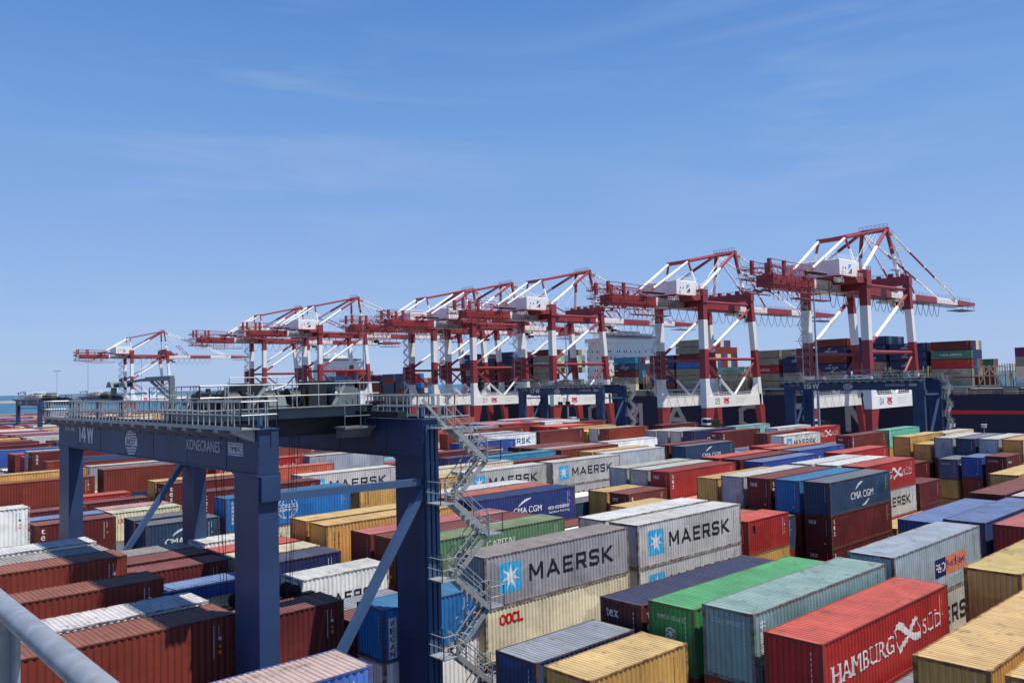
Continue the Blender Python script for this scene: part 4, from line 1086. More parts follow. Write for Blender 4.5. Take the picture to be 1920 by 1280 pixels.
# ---------------------------------------------------------------- quay cranes
K = 1.15
def q(h): return CAMZ+(h-CAMZ)*K
QX = 235.75
def quay_crane(y0, num, label):
    c = empty('quay_crane', (QX, y0, 0)); c.scale = (1, 1, 1.105 if int(num) > 8 else (1.02 if int(num) > 5 else 1.0)); tag(c, label, 'quay crane', 'red and white quay cranes along the ship')
    Sy = 18*K; m = Sy/2
    MT = [M_red, M_wht]
    def bands(mb, p, qq, w, h, cuts, start=0, fn='beam', hint=None):
        """beam from p to qq changing colour at the given heights/fractions"""
        p, qq = Vector(p), Vector(qq); ts = [0]+cuts+[1]
        for k in range(len(ts)-1):
            a, b = p.lerp(qq, ts[k]), p.lerp(qq, ts[k+1]); mi = (k+start) % 2
            if fn == 'beam': mb.beam(a, b, w, h, mi, hint)
            else: mb.tube(a, b, w, 8, mi)
    H = lambda *a: [q(x) for x in a]
    zP0, zP1 = q(15.0), q(18.4)
    # legs: [landside near, landside far, waterside near, waterside far]
    for si, yy in enumerate((0, Sy-2.3)):
        yc = yy+1.15
        mb = MB(); zt = q(49.7); z0 = zP0
        cuts = [(q(23.6)-z0)/(zt-z0), (q(32.4)-z0)/(zt-z0), (q(41.1)-z0)/(zt-z0)]
        bands(mb, (1.2, yc, z0), (1.2, yc, zt), 2.3, 2.3, cuts, 1, hint=(1,0,0)); mb.box(-.3, 2.7, yc-1.5, yc+1.5, q(46.2), zt+.5, 0)
        mb.rail([(-.2,yc-1.4,zt+.5),(2.6,yc-1.4,zt+.5),(2.6,yc+1.4,zt+.5),(-.2,yc+1.4,zt+.5),(-.2,yc-1.4,zt+.5)], 1.1, 1.4, .05)
        # haunch at the portal beam
        mb.prism([(2.35, zP1), (4.8, zP1), (2.35, zP1+4.5)], 'y', yc-.8, yc+.8, 1)
        mb.build('landside_leg', MT, c)
        mb = MB(); bands(mb, (31.0*K-.6, yc, zP0), (27.0*K, yc, q(50)), 2.0, 2.0, [(q(23.6)-z0)/(zt-z0), (q(32.2)-z0)/(zt-z0), (q(41.1)-z0)/(zt-z0)], 1, hint=(1,0,0))
        mb.prism([(30*K-1.2, zP1), (30*K-3.8, zP1), (30*K-1.1, zP1+4.5)], 'y', yc-.8, yc+.8, 1)
        mb.build('waterside_leg', MT, c)
        for x0, x1, x2, x3, dx in ((0, 5.0, 0, 1.9, 0), (29.2*K, 32.2*K, 31.2*K, 32.6*K, 0)):
            mb = MB(); mb.prism([(x0, zP0), (x1, zP0), (x3, 2.2), (x2, 2.2)], 'y', yc-1.0, yc+1.0); mb.build('lower_leg', M_red, c)
        mb = MB(); mb.box(2.3, 31.4*K-1.0, yc-1.0, yc+1.0, zP0, zP1)
        mb.rail([(4.5, yc-.95, zP1), (30*K-3, yc-.95, zP1)], 1.1, 1.6, .05)
        mb.build('portal_beam', M_wht, c)
        zt_ = q(29.4); 
        mb = MB(); mb.tube((2.3, yc, zt_), (28.6*K, yc, zt_), .55, 10); mb.build('horizontal_brace', M_red, c)
        mb = MB(); bands(mb, (2.4, yc, q(30.9)), (27.2*K, yc, q(45.6)), .55, .55, [.16, .72], 0, 'tube'); mb.build('diagonal_brace', MT, c)
        vx = 16*K
        mb = MB(); bands(mb, (2.4, yc, q(28.4)), (vx-.5, yc, zP1+.2), .42, .42, [.5], 0, 'tube'); bands(mb, (28.4*K, yc, q(28.6)), (vx+.8, yc, zP1+.2), .42, .42, [.5], 0, 'tube'); mb.build('knee_brace', MT, c)
        mb = MB(); mb.box(-2, 5, yc-1.1, yc+1.1, .9, 2.2); mb.box(30*K-3, 30*K+4, yc-1.1, yc+1.1, .9, 2.2); mb.build('bogie_beam', M_red, c)
        mb = MB()
        for x in list(np.arange(-1.6, 5, 1.3))+list(np.arange(30*K-2.6, 30*K+4, 1.3)): mb.tube((x, yc-.3, .42), (x, yc+.3, .42), .42, 12)
        mb.build('bogie_wheels', M_dark, c)
        # upper tube along the trolley girder
        mb = MB(); mb.tube((2.4, yc, q(46.4)), (26.4*K, yc, q(46.6)), .5, 10); mb.build('upper_tie_tube', M_red, c)
    mk = Marks(); mk.block(num, 5.6, 8.2, zP0+1.1, zP0+3.1, BK, .1, .3); mk.block('ZPMC', 10.6, 14.0, zP0+1.5, zP0+3.0, RD, .24, .1); mk.rect(11.0, 13.6, zP0+1.0, zP0+1.25, RD)
    for k in range(3): mk.text('MAX SAFE LOAD TONNES', 18, 25-k, zP0+2.6-k*.7, zP0+2.95-k*.7, PG)
    link('portal_lettering', mk.mesh('portal_lettering', MK, lambda u, v, d: (u, .12+d, v)), c)
    # cross beams
    mb = MB(); mb.box(.2, 2.2, 2.3, Sy-2.3, q(45.1), q(47.3)); mb.box(.4, 2.0, 2.3, Sy-2.3, 1.0, 2.6); mb.build('landside_cross_beam', M_red, c)
    mb = MB(); mb.box(26*K, 28*K, -.2, Sy+.2, q(47.9), q(50.4)); mb.rail([(26*K,-.2,q(50.4)),(26*K,Sy+.2,q(50.4))], 1.1, 1.6, .05)
    for k in range(5): mb.box(26.2*K, 27.4*K, 1.5+k*3.8, 2.6+k*3.8, q(50.4), q(50.4)+.8+.4*(k % 2))
    mb.build('waterside_cross_beam', M_red, c)
    # girder, boom
    gw = 2.2*K; g0, g1 = q(44.9), q(47.6)
    mb = MB()
    for a, b, mi in ((-33.0, -13.5, 0), (-13.5, 4, 1), (4, 30.8, 0)): mb.box(a*K, b*K, m-gw, m+gw, g0, g1, mi)
    gd = mb.build('main_girder', MT, c)
    mk = Marks(); mk.block(num, -6.6*K, -4.2*K, g0+.5, g1-.45, BK, .1, .3); link('girder_lettering', mk.mesh('girder_lettering', MK, lambda u, v, d: (u, m-gw-.03+d, v)), gd)
    mb = MB()
    for a, b, mi in ((31.0, 47.5, 1), (47.5, 64, 0), (64, 81, 1)): mb.box(a*K, b*K, m-gw, m+gw, g0+.2, g1-.6, mi)
    mb.prism([(81*K, g0+.2), (97*K, g0+1.0), (97*K, g1-1.0), (81*K, g1-.6)], 'y', m-gw, m+gw, 0)
    mb.box(84*K, 96*K, m-gw-.2, m+gw+.2, g0-1.1, g0-.9, 0)
    for x in (85, 90, 95.5): mb.tube((x*K, m-gw, g0-1), (x*K, m-gw, g0+.7), .08, 5, 0)
    mb.build('boom', MT, c)
    mb = MB()
    for s in (-1, 1):
        y = m+s*(gw+.7); mb.box(-36*K, 94*K, min(m+s*gw, y), max(m+s*gw, y), g0+.25, g0+.32); mb.rail([(-36*K, y, g0+.3), (94*K, y, g0+.3)], 1.1, 3.0, .035)
        mb.rail([(32*K, m+s*gw, g1-.6), (92*K, m+s*gw, g1-.6)], 1.0, 3.4, .035)
    mb.build('girder_walkway', M_wht if False else M_red, c)
    # rear machinery deck
    rnd = random.Random(int(num)); mb = MB()
    for z in (q(43.4), q(46.4), q(48.6)):
        mb.box(-36.5*K, -18*K, m-4.6, m-4.3, z, z+.25); mb.box(-36.5*K, -24*K, m+4.3, m+4.6, z, z+.25); mb.box(-36.5*K, -36.2*K, m-4.6, m+4.6, z, z+.25)
        for j in range(9): xx = (-36+j*2.0)*K; mb.beam((xx, m-4.5, z), (xx+2.2, m-4.5, z-2.6), .08, .08); mb.beam((xx, m-4.5, z), (xx, m-4.5, z-2.6), .09, .09)
        mb.rail([(-36.5*K, m-4.6, z), (-16*K, m-4.6, z)], 1.15, 2.0, .05); mb.rail([(-36.5*K, m+4.6, z), (-24*K, m+4.6, z)], 1.15, 2.0, .05); mb.rail([(-36.5*K, m-4.6, z), (-36.5*K, m+4.6, z)], 1.15, 2.0, .05)
    for k in range(80):
        x = rnd.uniform(-36, -15)*K; y = m+rnd.uniform(-4.6, 4.6); z = rnd.uniform(q(43.4), q(48.6)); a = rnd.uniform(.3, 1.1)
        if rnd.random() < .35: mb.box(x, x+a, y, y+a, z, z+rnd.uniform(.4, 1.2))
        else: mb.beam((x, y, z), (x+rnd.uniform(-3, 3), y+rnd.uniform(-2, 2), z+rnd.uniform(-1.5, 2)), .14, .14)
    for x in (-34.5, -28):
        for s in (-1, 1): mb.box(x*K-.5, x*K+.5, m+s*2.6-.4, m+s*2.6+.4, g1, q(51.0))
    for s in (-3, 3):
        mb.beam((-34.5*K, m+s, q(50.9)), (-14*K, m+s, q(50.4)), .14, .2); mb.beam((-34.5*K, m+s, q(49.6)), (-14*K, m+s, q(49.2)), .12, .14)
    mb.box(-26*K, -10*K, m-5.2, m-2.6, q(42.0), q(42.2)); mb.rail([(-26*K, m-5.2, q(42.2)), (-10*K, m-5.2, q(42.2))], 1.2, 1.6, .05)
    for x in (-26, -20, -15, -10): mb.tube((x*K, m-5.1, q(42)), (x*K, m-4.5, q(46)), .1, 5)
    mb.build('rear_machinery_deck', M_red, c)
    mb = MB()
    for k in range(5): mb.tube(((-20+k*1.6)*K, m-6.2, g1+1.0), ((-22+k*1.7)*K, m-5.0, g1+1.0), .42, 12)
    mb.build('dark_equipment', M_dark, c)
    # machinery house on its red platform
    mb = MB(); mb.prism([(-5.5*K, q(48.05)), (2.4*K, q(48.05)), (1.6*K, q(47.0)), (-3.8*K, q(46.6))], 'y', m-8.7*K, m-gw-.1); mb.box(-10.3*K, 1.0*K, m-gw-.1, m+7.2*K, q(47.65), q(48.05)); mb.box(-12.3*K, -10.3*K, m-8.4*K, m+7.2*K, q(47.85), q(48.05)); mb.box(-10.3*K, -5.5*K, m-8.4*K, m-gw-.1, q(47.85), q(48.05)); mb.build('house_platform', M_red, c)
    mb = MB(); mb.box(-10*K, .7*K, m-7*K, m+7*K, q(48.06), q(52.3)); mb.box(-9.4*K, 0, m-6.6*K, m+6.6*K, q(52.3), q(52.6))
    hs = mb.build('machinery_house', M_wht, c)
    mk = Marks(); a, b, z0, z1 = -5.2*K, -3.4*K, q(49.0), q(51.3); mk.poly([(a,z0+1),(b,z1),(a,z1)], LB); mk.poly([(a,z0),(b,z0),(b,z1-1),(a,z0+.3)], DB)
    for x in (-8.3, -7.0): mk.rect(x*K, x*K+.5, q(50), q(50.5), BK)
    mk.rect(-8.8*K, -7.9*K, q(48.2), q(49.6), PG); link('company_flag', mk.mesh('company_flag', MK, lambda u, v, d: (u, m-7*K-.03+d, v)), hs)
    mb = MB()
    for z, off in ((q(52.6), 6.6*K), (q(48.05), 8.4*K)):
        mb.rail([(-10*K if z > 50 else -12.3*K, m-off, z), (.6*K if z > 50 else 2*K, m-off, z)], 1.1, 1.8, .05); mb.rail([(-9.9*K if z > 50 else -12.3*K, m-off, z), (-9.9*K if z > 50 else -12.3*K, m+off, z)], 1.1, 1.8, .05)
    for k in range(5): mb.beam(((-14+k*.6)*K, m-8*K, q(46.2)+k*.5), ((-14+k*.6)*K+1.2, m-8*K, q(46.2)+k*.5), .9, .08)
    mb.rail([(-16*K, m-8.4*K, q(46.0)), (-11*K, m-8.4*K, q(46.0))], 1.2, 1.2, .05)
    mb.build('house_railing', M_wht, c)
    # A-frame
    ax, aw, az = 26.6*K, 3.5*K, q(64.2); bx, bw, bz = 1.0*K, 3.6*K, q(59.1)
    mb = MB(); mb.box(ax-.7, ax+.7, m-aw-.6, m+aw+.6, az-.9, az+.5); mb.rail([(ax-.7, m-aw-.6, az+.5), (ax-.7, m+aw+.6, az+.5)], 1.1, 1.4, .05); mb.box(ax+.7, ax+3.4, m-aw-.6, m-aw+1.2, az-1.8, az-1.6); mb.rail([(ax+.7,m-aw-.6,az-1.6),(ax+3.4,m-aw-.6,az-1.6)], 1.1, 1.2, .05); mb.build('apex_beam', M_red, c)
    mb = MB(); mb.box(bx-.5, bx+.5, m-bw-.5, m+bw+.5, bz-.6, bz+.6); mb.build('back_frame_beam', M_red, c)
    for s in (-1, 1):
        mb = MB(); bands(mb, (ax, m+s*aw, az-.5), (28.0*K, m+s*5.6*K, q(50.3)), .65, .65, [.5], 0, 'tube'); mb.build('mast', MT, c)
        mb = MB(); bands(mb, (ax-.4, m+s*aw, az-.4), (1.2, m+s*7.8*K, q(50.2)), .55, .55, [.45], 0, 'tube'); mb.build('rear_strut', MT, c)
        mb = MB(); mb.tube((ax-.4, m+s*aw, az), (bx, m+s*bw, bz), .45, 8); mb.build('top_chord', M_red, c)
        mb = MB(); bands(mb, (bx, m+s*bw, bz), (1.6, m+s*6.2*K, q(50.3)), .4, .4, [.35], 0, 'tube'); mb.build('back_post', MT, c)
        mb = MB(); bands(mb, (-19.5*K, m+s*2.3*K, q(47.6)), (bx, m+s*bw, bz), .42, .42, [.22], 0, 'tube'); mb.build('back_stay', MT, c)
        mb = MB(); bands(mb, (ax+.4, m+s*aw, az-.3), (79*K, m+s*2.4*K, q(47.2)), .32, .32, [.28, .66], 1, 'tube')
        for t in (.1, .25, .28, .5, .66, .8): 
            p = Vector((ax+.4, m+s*aw, az-.3)).lerp(Vector((79*K, m+s*2.4*K, q(47.2))), t); mb.box(p.x-.5, p.x+.5, p.y-.35, p.y+.35, p.z-.35, p.z+.35, 1)
        mb.build('outer_forestay', MT, c)
        mb = MB(); bands(mb, (ax+.4, m+s*aw, az-.4), (46*K, m+s*2.4*K, q(47.4)), .3, .3, [.55], 1, 'tube')
        for t in (.3, .55, .8):
            p = Vector((ax+.4, m+s*aw, az-.4)).lerp(Vector((46*K, m+s*2.4*K, q(47.4))), t); mb.box(p.x-.4, p.x+.4, p.y-.3, p.y+.3, p.z-.3, p.z+.3, 1)
        mb.build('inner_forestay', MT, c)
    mb = MB()
    for x, y in ((4, -1), (7, .5), (10, 1.4), (13, -1.6)): mb.tube((ax-.3, m+y, az-.5), (x*K, m+y, g1+.3), .05, 4)
    for z in (52.5, 55.5, 58.5): mb.box(27*K-1.4, 27*K+2.2, m-5.2*K-1, m-5.2*K+1.6, q(z), q(z)+.12)
    mb.build('boom_hoist_ropes', M_wht, c)
    # hinge machinery
    mb = MB(); 
    for s in (-1, 1): mb.prism([(29*K, g1), (35*K, g1-.6), (32.5*K, q(50.2)), (31.2*K, q(50.6))], 'y', m+s*gw-.25, m+s*gw+.25)
    for k in range(14): x = rnd.uniform(30, 38)*K; mb.box(x, x+.7, m+rnd.uniform(-2.6, 1.6), m+2.4, g1-.4, g1+rnd.uniform(.5, 1.8))
    mb.build('boom_hinge', M_red, c)
    # trolley and cabin
    tx = (38-int(num) % 3*3)*K
    mb = MB(); mb.box(tx-3.5, tx+3.5, m-3.2, m+3.2, g0-.9, g0-.2); mb.box(tx+1.2, tx+3.6, m-4.6, m-2.4, q(41.6), q(43.6)); mb.rail([(tx-3.5,m-3.3,g0-.6),(tx+3.5,m-3.3,g0-.6)], 1.1, 1.2, .05)
    for k in range(10): mb.box(tx+rnd.uniform(-3.4, 2.6), tx+rnd.uniform(2.7, 3.4), m-3, m-2+rnd.random(), q(42.6)+rnd.random(), q(43.9))
    mb.build('trolley', M_greyp if False else M_wht, c)
    mb = MB(); mb.box(tx+1.15, tx+3.65, m-4.63, m-3.2, q(41.9), q(42.9)); mb.build('cabin_window', M_glass, c)
    # festoon cables
    mb = MB(); xs = np.arange(-8, 66, 4.2)
    for a, b in zip(xs[:-1], xs[1:]):
        n = 8; P = [((a+(b-a)*t/n)*K, m-gw-.9, g0-.3-3.9*K*math.sin(math.pi*t/n)**.75) for t in range(n+1)]; mb.path(P, .085, 4)
    mb.tube((-9*K, m-gw-.9, g0-.2), (66*K, m-gw-.9, g0-.2), .07, 4)
    mb.build('festoon_cables', M_dark, c)
    # stair tower on the far landside leg
    mb = MB(); z = zP1; k = 0
    while z < q(43):
        z2 = z+2.4; a, b = (-3.6, -1.0) if k % 2 else (-1.0, -3.6); yb = Sy-.6
        for y in (yb-.9, yb-.1): mb.beam((a, y, z), (b, y, z2), .08, .3, 0)
        mb.tube((a, yb-1, z+1.1), (b, yb-1, z2+1.1), .05, 4, 0); mb.box(min(b, b+(-.9 if b < -2 else .9)), max(b, b+(-.9 if b < -2 else .9)), yb-1.8, yb+.8, z2-.08, z2, 0)
        mb.rail([(-4.4, yb-1.8, z2), (-.2, yb-1.8, z2)], 1.1, 1.4, .05, 0)
        z = z2; k += 1
    for x in (-4.4, -.4): mb.tube((x, Sy-2.4, zP1), (x, Sy-2.4, q(43)), .07, 4, 0)
    mb.build('stair_tower', M_wht, c)
    mb = MB(); mb.box(-3.4, -1.2, Sy-2.2, Sy+.2, q(25.5), q(31)); 
    for z in (q(25), q(27), q(29), q(31)): mb.rail([(-4.2, Sy-2.6, z), (-.4, Sy-2.6, z)], 1.1, 1.0, .05); mb.box(-4.2, -.3, Sy-2.6, Sy-.2, z-.1, z)
    for p_ in range(10): mb.beam((-4, Sy-2.6, q(24+p_*.7)), (-.5, Sy-2.6, q(25+p_*.7)), .1, .1)
    mb.build('landing_cage', M_red, c)
    return c
for y, num, w in ((91.6, '04', 'nearest and rightmost'), (140.4, '05', 'second from the right'), (203.6, '06', 'third from the right'), (247.5, '07', 'fourth from the right'), (273.0, '08', 'fifth from the right'), (368.0, '09', 'sixth from the right'), (430.0, '10', 'seventh from the right'), (653.0, '11', 'smallest, far left')):
    quay_crane(y*K, num, 'red and white quay crane '+(('numbered '+num+', ') if int(num) < 8 else '')+w+' in the row')

# ---------------------------------------------------------------- ships
def ship(name, x0, y0, y1, zt, beam, label, bow=False):
    s = empty(name, (x0, y0, 0)); tag(s, label, 'container ship')
    L = y1-y0
    mb = MB(); n = 28
    for k in range(n):
        a, b = k/n, (k+1)/n
        def sec(t):
            t2 = max(0.0, (t-.88)/.12); inn = 6*t2**2
            return [(inn*.9+2.5, -3.0), (inn*.6+.4, 1.5), (inn*.3, 5.0), (inn*.12, zt), (beam-inn*.12, zt), (beam-inn*.3, 5.0), (beam-inn-2.5, -3.0)]
        A, B = sec(a), sec(b)
        for i in range(len(A)-1): mb.quad([(A[i][0], a*L, A[i][1]), (B[i][0], b*L, B[i][1]), (B[i+1][0], b*L, B[i+1][1]), (A[i+1][0], a*L, A[i+1][1])])
    mb.quad([(p[0], 0, p[1]) for p in [(2.5,-3),(.4,1.5),(0,5),(0,zt),(beam,zt),(beam,5),(beam-2.5,-3)]]); mb.quad([(p[0], L, p[1]) for p in [(7.9,-3),(4,1.5),(1.8,5),(.7,zt),(beam-.7,zt),(beam-1.8,5),(beam-8,-3)]])
    mb.build('hull', M_hull, s); return s, L
SH0 = 20.0
sh, SL = ship('container_ship', 280.0, SH0, 358.0, 16.4, 48, 'huge navy container ship with grey CMA CGM letters along its hull')
hull = [o for o in COL.objects if o.name == 'hull'][0]
mk = Marks()
for ch, cy in (('C', 250.5), ('M', 230), ('A', 206.5), ('C', 171.6), ('G', 150.8), ('M', 129)):
    u = -cy; w = 5.6; mk.block(ch, u-w, u+w, 4.0, 13.4, 0, .21)
lo = mk.mesh('hull_lettering', [M_hulltxt], lambda u, v, d: (-.08+d, -u-SH0, v), lay={}); link('hull_lettering', lo, hull)
mk = Marks(); mk.poly([(-89*K, q(12.1)), (-30, q(12.9)), (-30, q(13.1)), (-89*K, q(13.25))], 0); 
link('hull_stripe', mk.mesh('hull_stripe', [M_hullred], lambda u, v, d: (-.06, -u-SH0, v), lay={}), hull)
# deck edge: passageway openings, hatch coamings
mb = MB(); mb.box(3, 46, 2, SL-2, 16.4, 18.2); mb.box(1.2, 3.0, 2, SL-4, 18.6, 19.0)
y = 4
while y < SL-6:
    mb.box(.6, 3.0, y, y+4.2, 16.41, 18.59); y += 14.2
mb.build('hatch_deck', M_deckgrey, sh)
mb = MB(); y = 9
while y < SL-14: mb.box(2.6, 3.2, y, y+7, 16.8, 18.3); y += 14.2
mb.build('deck_openings', M_greyp, sh)
mb = MB(); mb.rail([(.4, 1, 16.4), (.4, SL-2, 16.4)], 1.1, 2.4, .05); mb.build('deck_railing', M_buff, sh)
# lashing bridges: buff lattice frames between the bays
def lash(y, x0=1.0, n=16, h=2):
    mb = MB(); z0 = 19.0
    for r in range(n):
        x = x0+r*2.52
        mb.box(x-.14, x+.14, y-.14, y+.14, z0, z0+h*2.93+1.0); mb.box(x-.14, x+.14, y+1.3, y+1.58, z0, z0+h*2.93+1.0)
    for t in range(1, h+1):
        z = z0+t*2.93; mb.box(x0, x0+n*2.52, y-.1, y+1.5, z-.12, z); mb.rail([(x0, y-.1, z), (x0+n*2.52, y-.1, z)], 1.0, 1.26, .05)
    for r in range(0, n-2, 4):
        x = x0+r*2.52; mb.beam((x, y, z0), (x+2.5, y, z0+h*2.93), .22, .22); mb.beam((x+5, y, z0), (x+2.5, y, z0+h*2.93), .22, .22)
    return mb
for y, n in ((83.5, 17), (106.7, 17), (118.9, 4), (147.0, 5), (174.0, 17), (190.0, 17), (222.5, 3), (243.5, 17), (296, 3)):
    lash(y-SH0, n=n).build('lashing_bridge', M_buff, sh)
# side lattice seen end on beside the empty deck
for ya, yb in ((84.5, 93.5), (174.2, 189), (189, 195.5), (243, 249)):
    mb = MB(); a, b = ya-SH0, yb-SH0
    for y in np.arange(a, b, 1.5): mb.box(2.6, 2.85, y, y+.22, 18.6, 25.6)
    for z in (19.1, 22.2, 25.0): mb.box(2.55, 2.9, a, b, z, z+.3)
    mb.beam((2.7, a+1, 19), (2.7, (a+b)/2, 25), .3, .3); mb.beam((2.7, b-1, 19), (2.7, (a+b)/2, 25), .3, .3)
    mb.build('side_lattice', M_buff, sh)
# accommodation block
def house(s, y0, y1, x0, x1, zb, zt, name='superstructure'):
    mb = MB(); mb.box(x0, x1, y0, y1, zb, zt-6.2); mb.box(x0+.5, x1-.5, y0+.3, y1-.3, zt-6.2, zt-3)
    mb.box(x0-3.5, x1+3.5, y0-.6, y1-2.0, zt-3.0, zt-1.2)
    for x in (x0, x1): mb.beam((x, y0+1.4, zt-7.4), (x+(-3 if x == x0 else 3), y0+1.4, zt-3), .7, 1.6)
    o = mb.build(name, M_super, s)
    mb = MB(); mb.box(x0+2, x1-2, y0+.2, y1-2.2, zt-1.2, zt+1.6); mb.box(x0+10, x1-10, y0+1, y1-3, zt+1.6, zt+2.6); mb.rail([(x0-3.4, y0-.5, zt-1.2), (x1+3.4, y0-.5, zt-1.2)], 1.2, 1.6, .06)
    for x, h in ((x0+14, 9), (x0+20, 6), (x0+9, 4)): mb.tube((x, (y0+y1)/2, zt+2), (x, (y0+y1)/2, zt+2+h), .28, 8); mb.beam((x-2.2, (y0+y1)/2, zt+h), (x+2.2, (y0+y1)/2, zt+h), .25, .25)
    mb.tube((x0+14, (y0+y1)/2-1.6, zt+4), (x0+14, (y0+y1)/2+1.6, zt+4), .9, 10)
    for k in range(int((zt-zb)/3)-1):
        z = zb+3+k*2.9; mb.box(x0-.9, x0, y1-2.4, y1+.6, z, z+.12); mb.rail([(x0-.9, y1-2.4, z+.1), (x0-.9, y1+.6, z+.1)], 1.1, 1.5, .05)
    mb.build('bridge_deck', M_super, s)
    mk = MB(); rnd = random.Random(3)
    nf = int((zt-6-zb)/2.9)
    for k in range(nf):
        z = zt-7.6-k*2.9
        for i in range(int((x1-x0)/1.6)):
            x = x0+1.0+i*1.6
            if rnd.random() < .6: mk.box(x, x+.7, y0-.03, y0+.05, z, z+.95)
        for i in range(int((y1-y0)/1.5)):
            yy = y0+.9+i*1.5
            if rnd.random() < .6: mk.box(x0-.03, x0+.05, yy, yy+.6, z, z+.95)
    for i in range(int((x1-x0+3)/1.4)): mk.box(x0-1+i*1.4, x0+.15+i*1.4, y0-.0, y0+.25, zt-.6, zt+.5)
    mk.build('windows', M_glass, s)
house(sh, 247.5-SH0, 258.0-SH0, 2.5, 40, 16.4, 44.0)
sh2, SL2 = ship('container_ship', 284.0, 372.0, 640.0, 13.5, 40, 'distant dark ship with white superstructure behind the left quay cranes')
mb = MB(); mb.box(2, 38, 2, SL2-2, 13.5, 19.0); mb.build('hatch_deck', M_deckgrey, sh2)
house(sh2, 512-372, 524-372, 3, 34, 13.5, 43.0)

# ---------------------------------------------------------------- ground, quay, water
def ground_mat(name, c1, c2, sc):
    m, nt, b = new_mat(name); N = nt.nodes.new; L = nt.links.new
    tc = N('ShaderNodeTexCoord'); n = N('ShaderNodeTexNoise'); n.inputs['Scale'].default_value = sc; n.inputs['Detail'].default_value = 8
    mx = N('ShaderNodeMix'); mx.data_type = 'RGBA'; mx.inputs['A'].default_value = c1; mx.inputs['B'].default_value = c2
    L(tc.outputs['Object'], n.inputs['Vector']); L(n.outputs['Fac'], mx.inputs['Factor']); L(mx.outputs['Result'], b.inputs['Base Color']); b.inputs['Roughness'].default_value = .85
    return m
M_asph = ground_mat('asphalt', (.05,.05,.05,1), (.09,.088,.085,1), .15)
M_conc = ground_mat('quay_concrete', (.22,.21,.20,1), (.32,.31,.29,1), .12)
M_rock = ground_mat('breakwater_rock', (.16,.15,.13,1), (.34,.32,.28,1), .05)
YG1 = 660
mb = MB(); mb.box(-500, 228, -900, YG1, -6, 0); tag(mb.build('ground', M_asph), 'grey asphalt of the container yard', 'ground', kind='structure')
mb = MB(); mb.box(228.01, 277.0, -900, 800, -6, .0); tag(mb.build('quay', M_conc), 'concrete quay under the ship cranes', 'quay', kind='structure')
mw, nt, b = new_mat('sea_water'); N = nt.nodes.new; L = nt.links.new
tc = N('ShaderNodeTexCoord'); n = N('ShaderNodeTexNoise'); n.inputs['Scale'].default_value = .05; n.inputs['Detail'].default_value = 10; n.inputs['Roughness'].default_value = .65
bp = N('ShaderNodeBump'); bp.inputs['Strength'].default_value = .5; bp.inputs['Distance'].default_value = 3
L(tc.outputs['Object'], n.inputs['Vector']); L(n.outputs['Fac'], bp.inputs['Height']); L(bp.outputs[0], b.inputs['Normal'])
b.inputs['Base Color'].default_value = (.035, .12, .19, 1); b.inputs['Roughness'].default_value = .38; b.inputs['IOR'].default_value = 1.33; b.inputs['Specular IOR Level'].default_value = .35
mb = MB(); S_ = 26000; mb.quad([(-S_, -S_, -3), (S_, -S_, -3), (S_, S_, -3), (-S_, S_, -3)]); tag(mb.build('sea', mw), 'blue sea reaching the horizon', 'water', kind='structure')
mb = MB(); rnd = random.Random(11); pts = []
for k in range(60):
    x = -900+k*40; h = 5+rnd.uniform(-1, 1.6); mb.prism([(3000-24, -3.5), (3000-6, h), (3000+8, h+rnd.uniform(-.5,.5)), (3000+26, -3.5)], 'x', x, x+40)
bw = mb.build('breakwater', M_rock); tag(bw, 'low stone breakwater across the sea at the far left', 'breakwater')
mb = MB(); rnd = random.Random(12)
mb.prism([(-4, -3.4), (4, -3.4), (3.5, -1.4), (-3.5, -1.4)], 'y', 1150, 1154); mb.box(-1.5, 1, 1150.5, 1153.5, -1.4, .6)
o = mb.build('small_boat', M_super, None, (200, 0, 0)); tag(o, 'tiny white boat on the sea at the left edge', 'boat')

# ---------------------------------------------------------------- light masts
def mast(x, y, h, r0, label, cross=True):
    m = empty('lighting_mast', (x, y, 0)); tag(m, label, 'light mast', 'tall floodlight masts')
    mb = MB(); mb.tube((0,0,0), (0,0,h), r0, 12, 0, r0*.35); mb.build('pole', M_mast, m)
    mb = MB(); mb.tube((0,0,h-.25), (0,0,h+.1), r0*1.3, 12)
    if cross:
        mb.beam((-1.2,1.8,h), (1.2,-1.8,h), .12, .14)
        for t in (-1, -.5, .5, 1): mb.box(1.2*t-.25, 1.2*t+.25, -1.8*t-.2, -1.8*t+.2, h-.4, h-.05)
    mb.build('floodlight_head', M_galv, m)
mast(197, 197*.5158, CAMZ+197*.1113, .42, 'pale pole standing left of the 15 W gantry', False)
mast(222, 222*.9605, CAMZ+222*.1022, .40, 'thin pole rising through the 17 W gantry', False)
mast(190, 190*1.5953, CAMZ+190*.148, .35, 'thin pole before the left-centre quay crane', False)
mast(130, 130*4.218, CAMZ+130*.104, .22, 'leftmost faint floodlight mast at far left')
mast(140, 140*3.728, CAMZ+140*.1289, .22, 'second faint floodlight mast from the left')
mast(150, 150*3.071, CAMZ+150*.125, .22, 'third faint floodlight mast, beside the smallest quay crane')
def lamp(x, y, h, label):
    m = empty('apron_lamp', (x, y, 0)); tag(m, label, 'lamp post', 'small lamp posts on the quay apron')
    mb = MB(); mb.tube((0,0,0), (0,0,h), .14, 8); mb.build('post', M_mast, m)
    mb = MB(); mb.box(-.45, .45, -.45, .45, h, h+.7); mb.box(-.6, .6, -.6, .6, h+.7, h+.8); mb.build('lamp_head', M_cabinet, m)
lamp(222, 79.0, 10.0, 'left of two small lamp posts before the hull at right')
lamp(222, 71.8, 10.0, 'right of two small lamp posts before the hull at right')
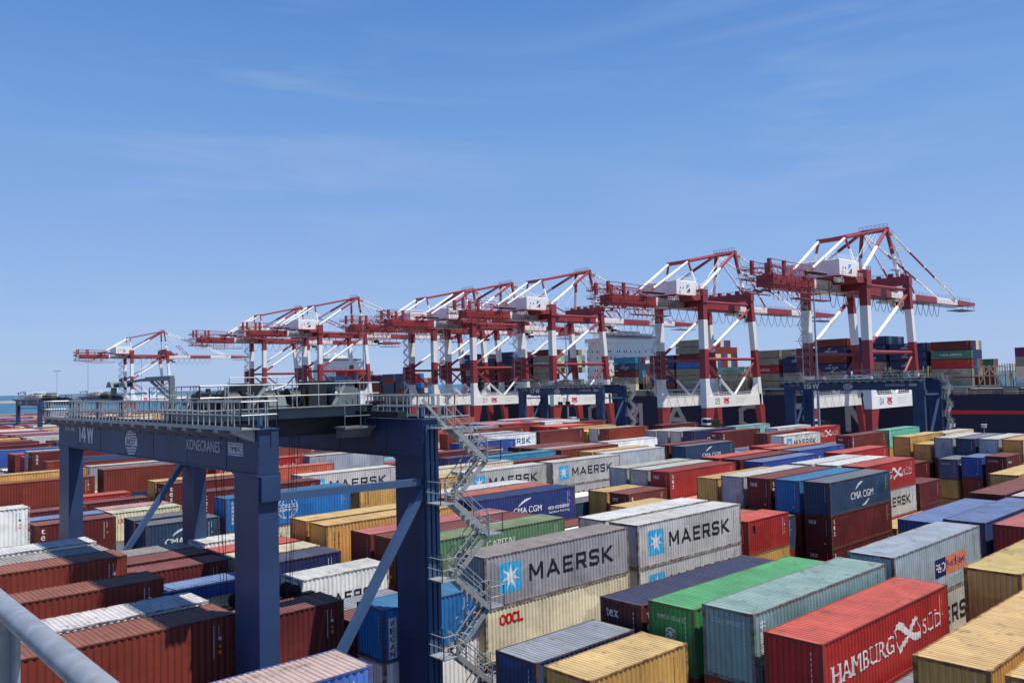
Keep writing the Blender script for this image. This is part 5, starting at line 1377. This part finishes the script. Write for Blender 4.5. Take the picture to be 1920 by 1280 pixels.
# ---------------------------------------------------------------- straddle carrier and tractors on the quay apron
def shuttle(x, y, label):
    s = empty('shuttle_carrier', (x, y, 0)); tag(s, label, 'shuttle carrier', 'dark shuttle carriers on the quay apron')
    mb = MB()
    for yy in (0, 4.4):
        mb.box(0, 9.5, yy, yy+.55, 1.2, 1.9); mb.box(0, 9.5, yy, yy+.55, 8.2, 8.9)
        for xx in (.3, 8.6): mb.box(xx, xx+.6, yy, yy+.55, 1.9, 8.2)
    for xx in (.3, 8.6): mb.box(xx, xx+.6, .55, 4.4, 8.2, 8.9)
    mb.build('frame', M_dark, s)
    mb = MB()
    for yy in (-.05, 4.35):
        for xx in (.6, 3, 6.4, 8.8): mb.tube((xx, yy, .8), (xx, yy+.6, .8), .8, 14)
    mb.build('wheels', M_tyre, s)
    mb = MB(); mb.box(-1.2, 1.2, -.6, 1.4, 8.9, 11.0); mb.build('cab', M_cabinet, s)
    mb = MB(); mb.box(-1.24, 1.24, -.64, 1.0, 9.6, 10.6); mb.build('cab_window', M_glass, s)
    mb = MB(); mb.box(2.5, 8, .8, 4.2, 8.9, 10.3); mb.rail([(0,0,8.9),(9.5,0,8.9)], 1.1, 1.2, .05); mb.build('engine_deck', M_dark, s)
shuttle(214, 203, 'dark shuttle carrier right of the 06 crane legs')
shuttle(222, 152, 'dark shuttle carrier at the foot of the 05 crane')
shuttle(226, 118, 'dark shuttle carrier between 04 and 05 cranes')

# ---------------------------------------------------------------- handrail in front of the camera
ZR = CAMZ-.406; XR = .346
hr = empty('handrail', (XR, 0, ZR)); tag(hr, 'thick galvanised handrail crossing the lower left corner', 'handrail')
M_rail = paint("worn_galvanised_tube", (0.34,0.36,0.39,1), 0.42, 0.35, metal=0.35, scale=22.0, dirt=(0.14,0.15,0.17), var=0.16, streak=False, fs=9.0, edge=(.45,.7))
mb = MB(); mb.tube((0, -1.2, 0), (0, 4.6, 0), .0208, 28); rl = mb.build('top_rail', M_rail, hr)
for p in rl.data.polygons: p.use_smooth = len(p.vertices) == 4
mb = MB(); mb.tube((0, -1.2, -.5), (0, 4.6, -.5), .016, 20); ml = mb.build('mid_rail', M_rail, hr)
for p in ml.data.polygons: p.use_smooth = len(p.vertices) == 4
for y in (.1, 1.745, 3.2):
    mb = MB(); mb.box(-.004, .004, y-.024, y+.024, -1.1, -.012); mb.box(-.022, -.004, y+.020, y+.024, -1.1, -.012); mb.build('post', M_rail, hr)
wk = MB(); wk.box(-.75, .42, -1.5, 5, -1.16, -1.12); wk.box(.40, .41, -1.5, 5, -1.12, -1.0)
o = wk.build('walkway', M_galv, None, (XR, 0, ZR)); tag(o, 'steel walkway deck under the near handrail', 'walkway')
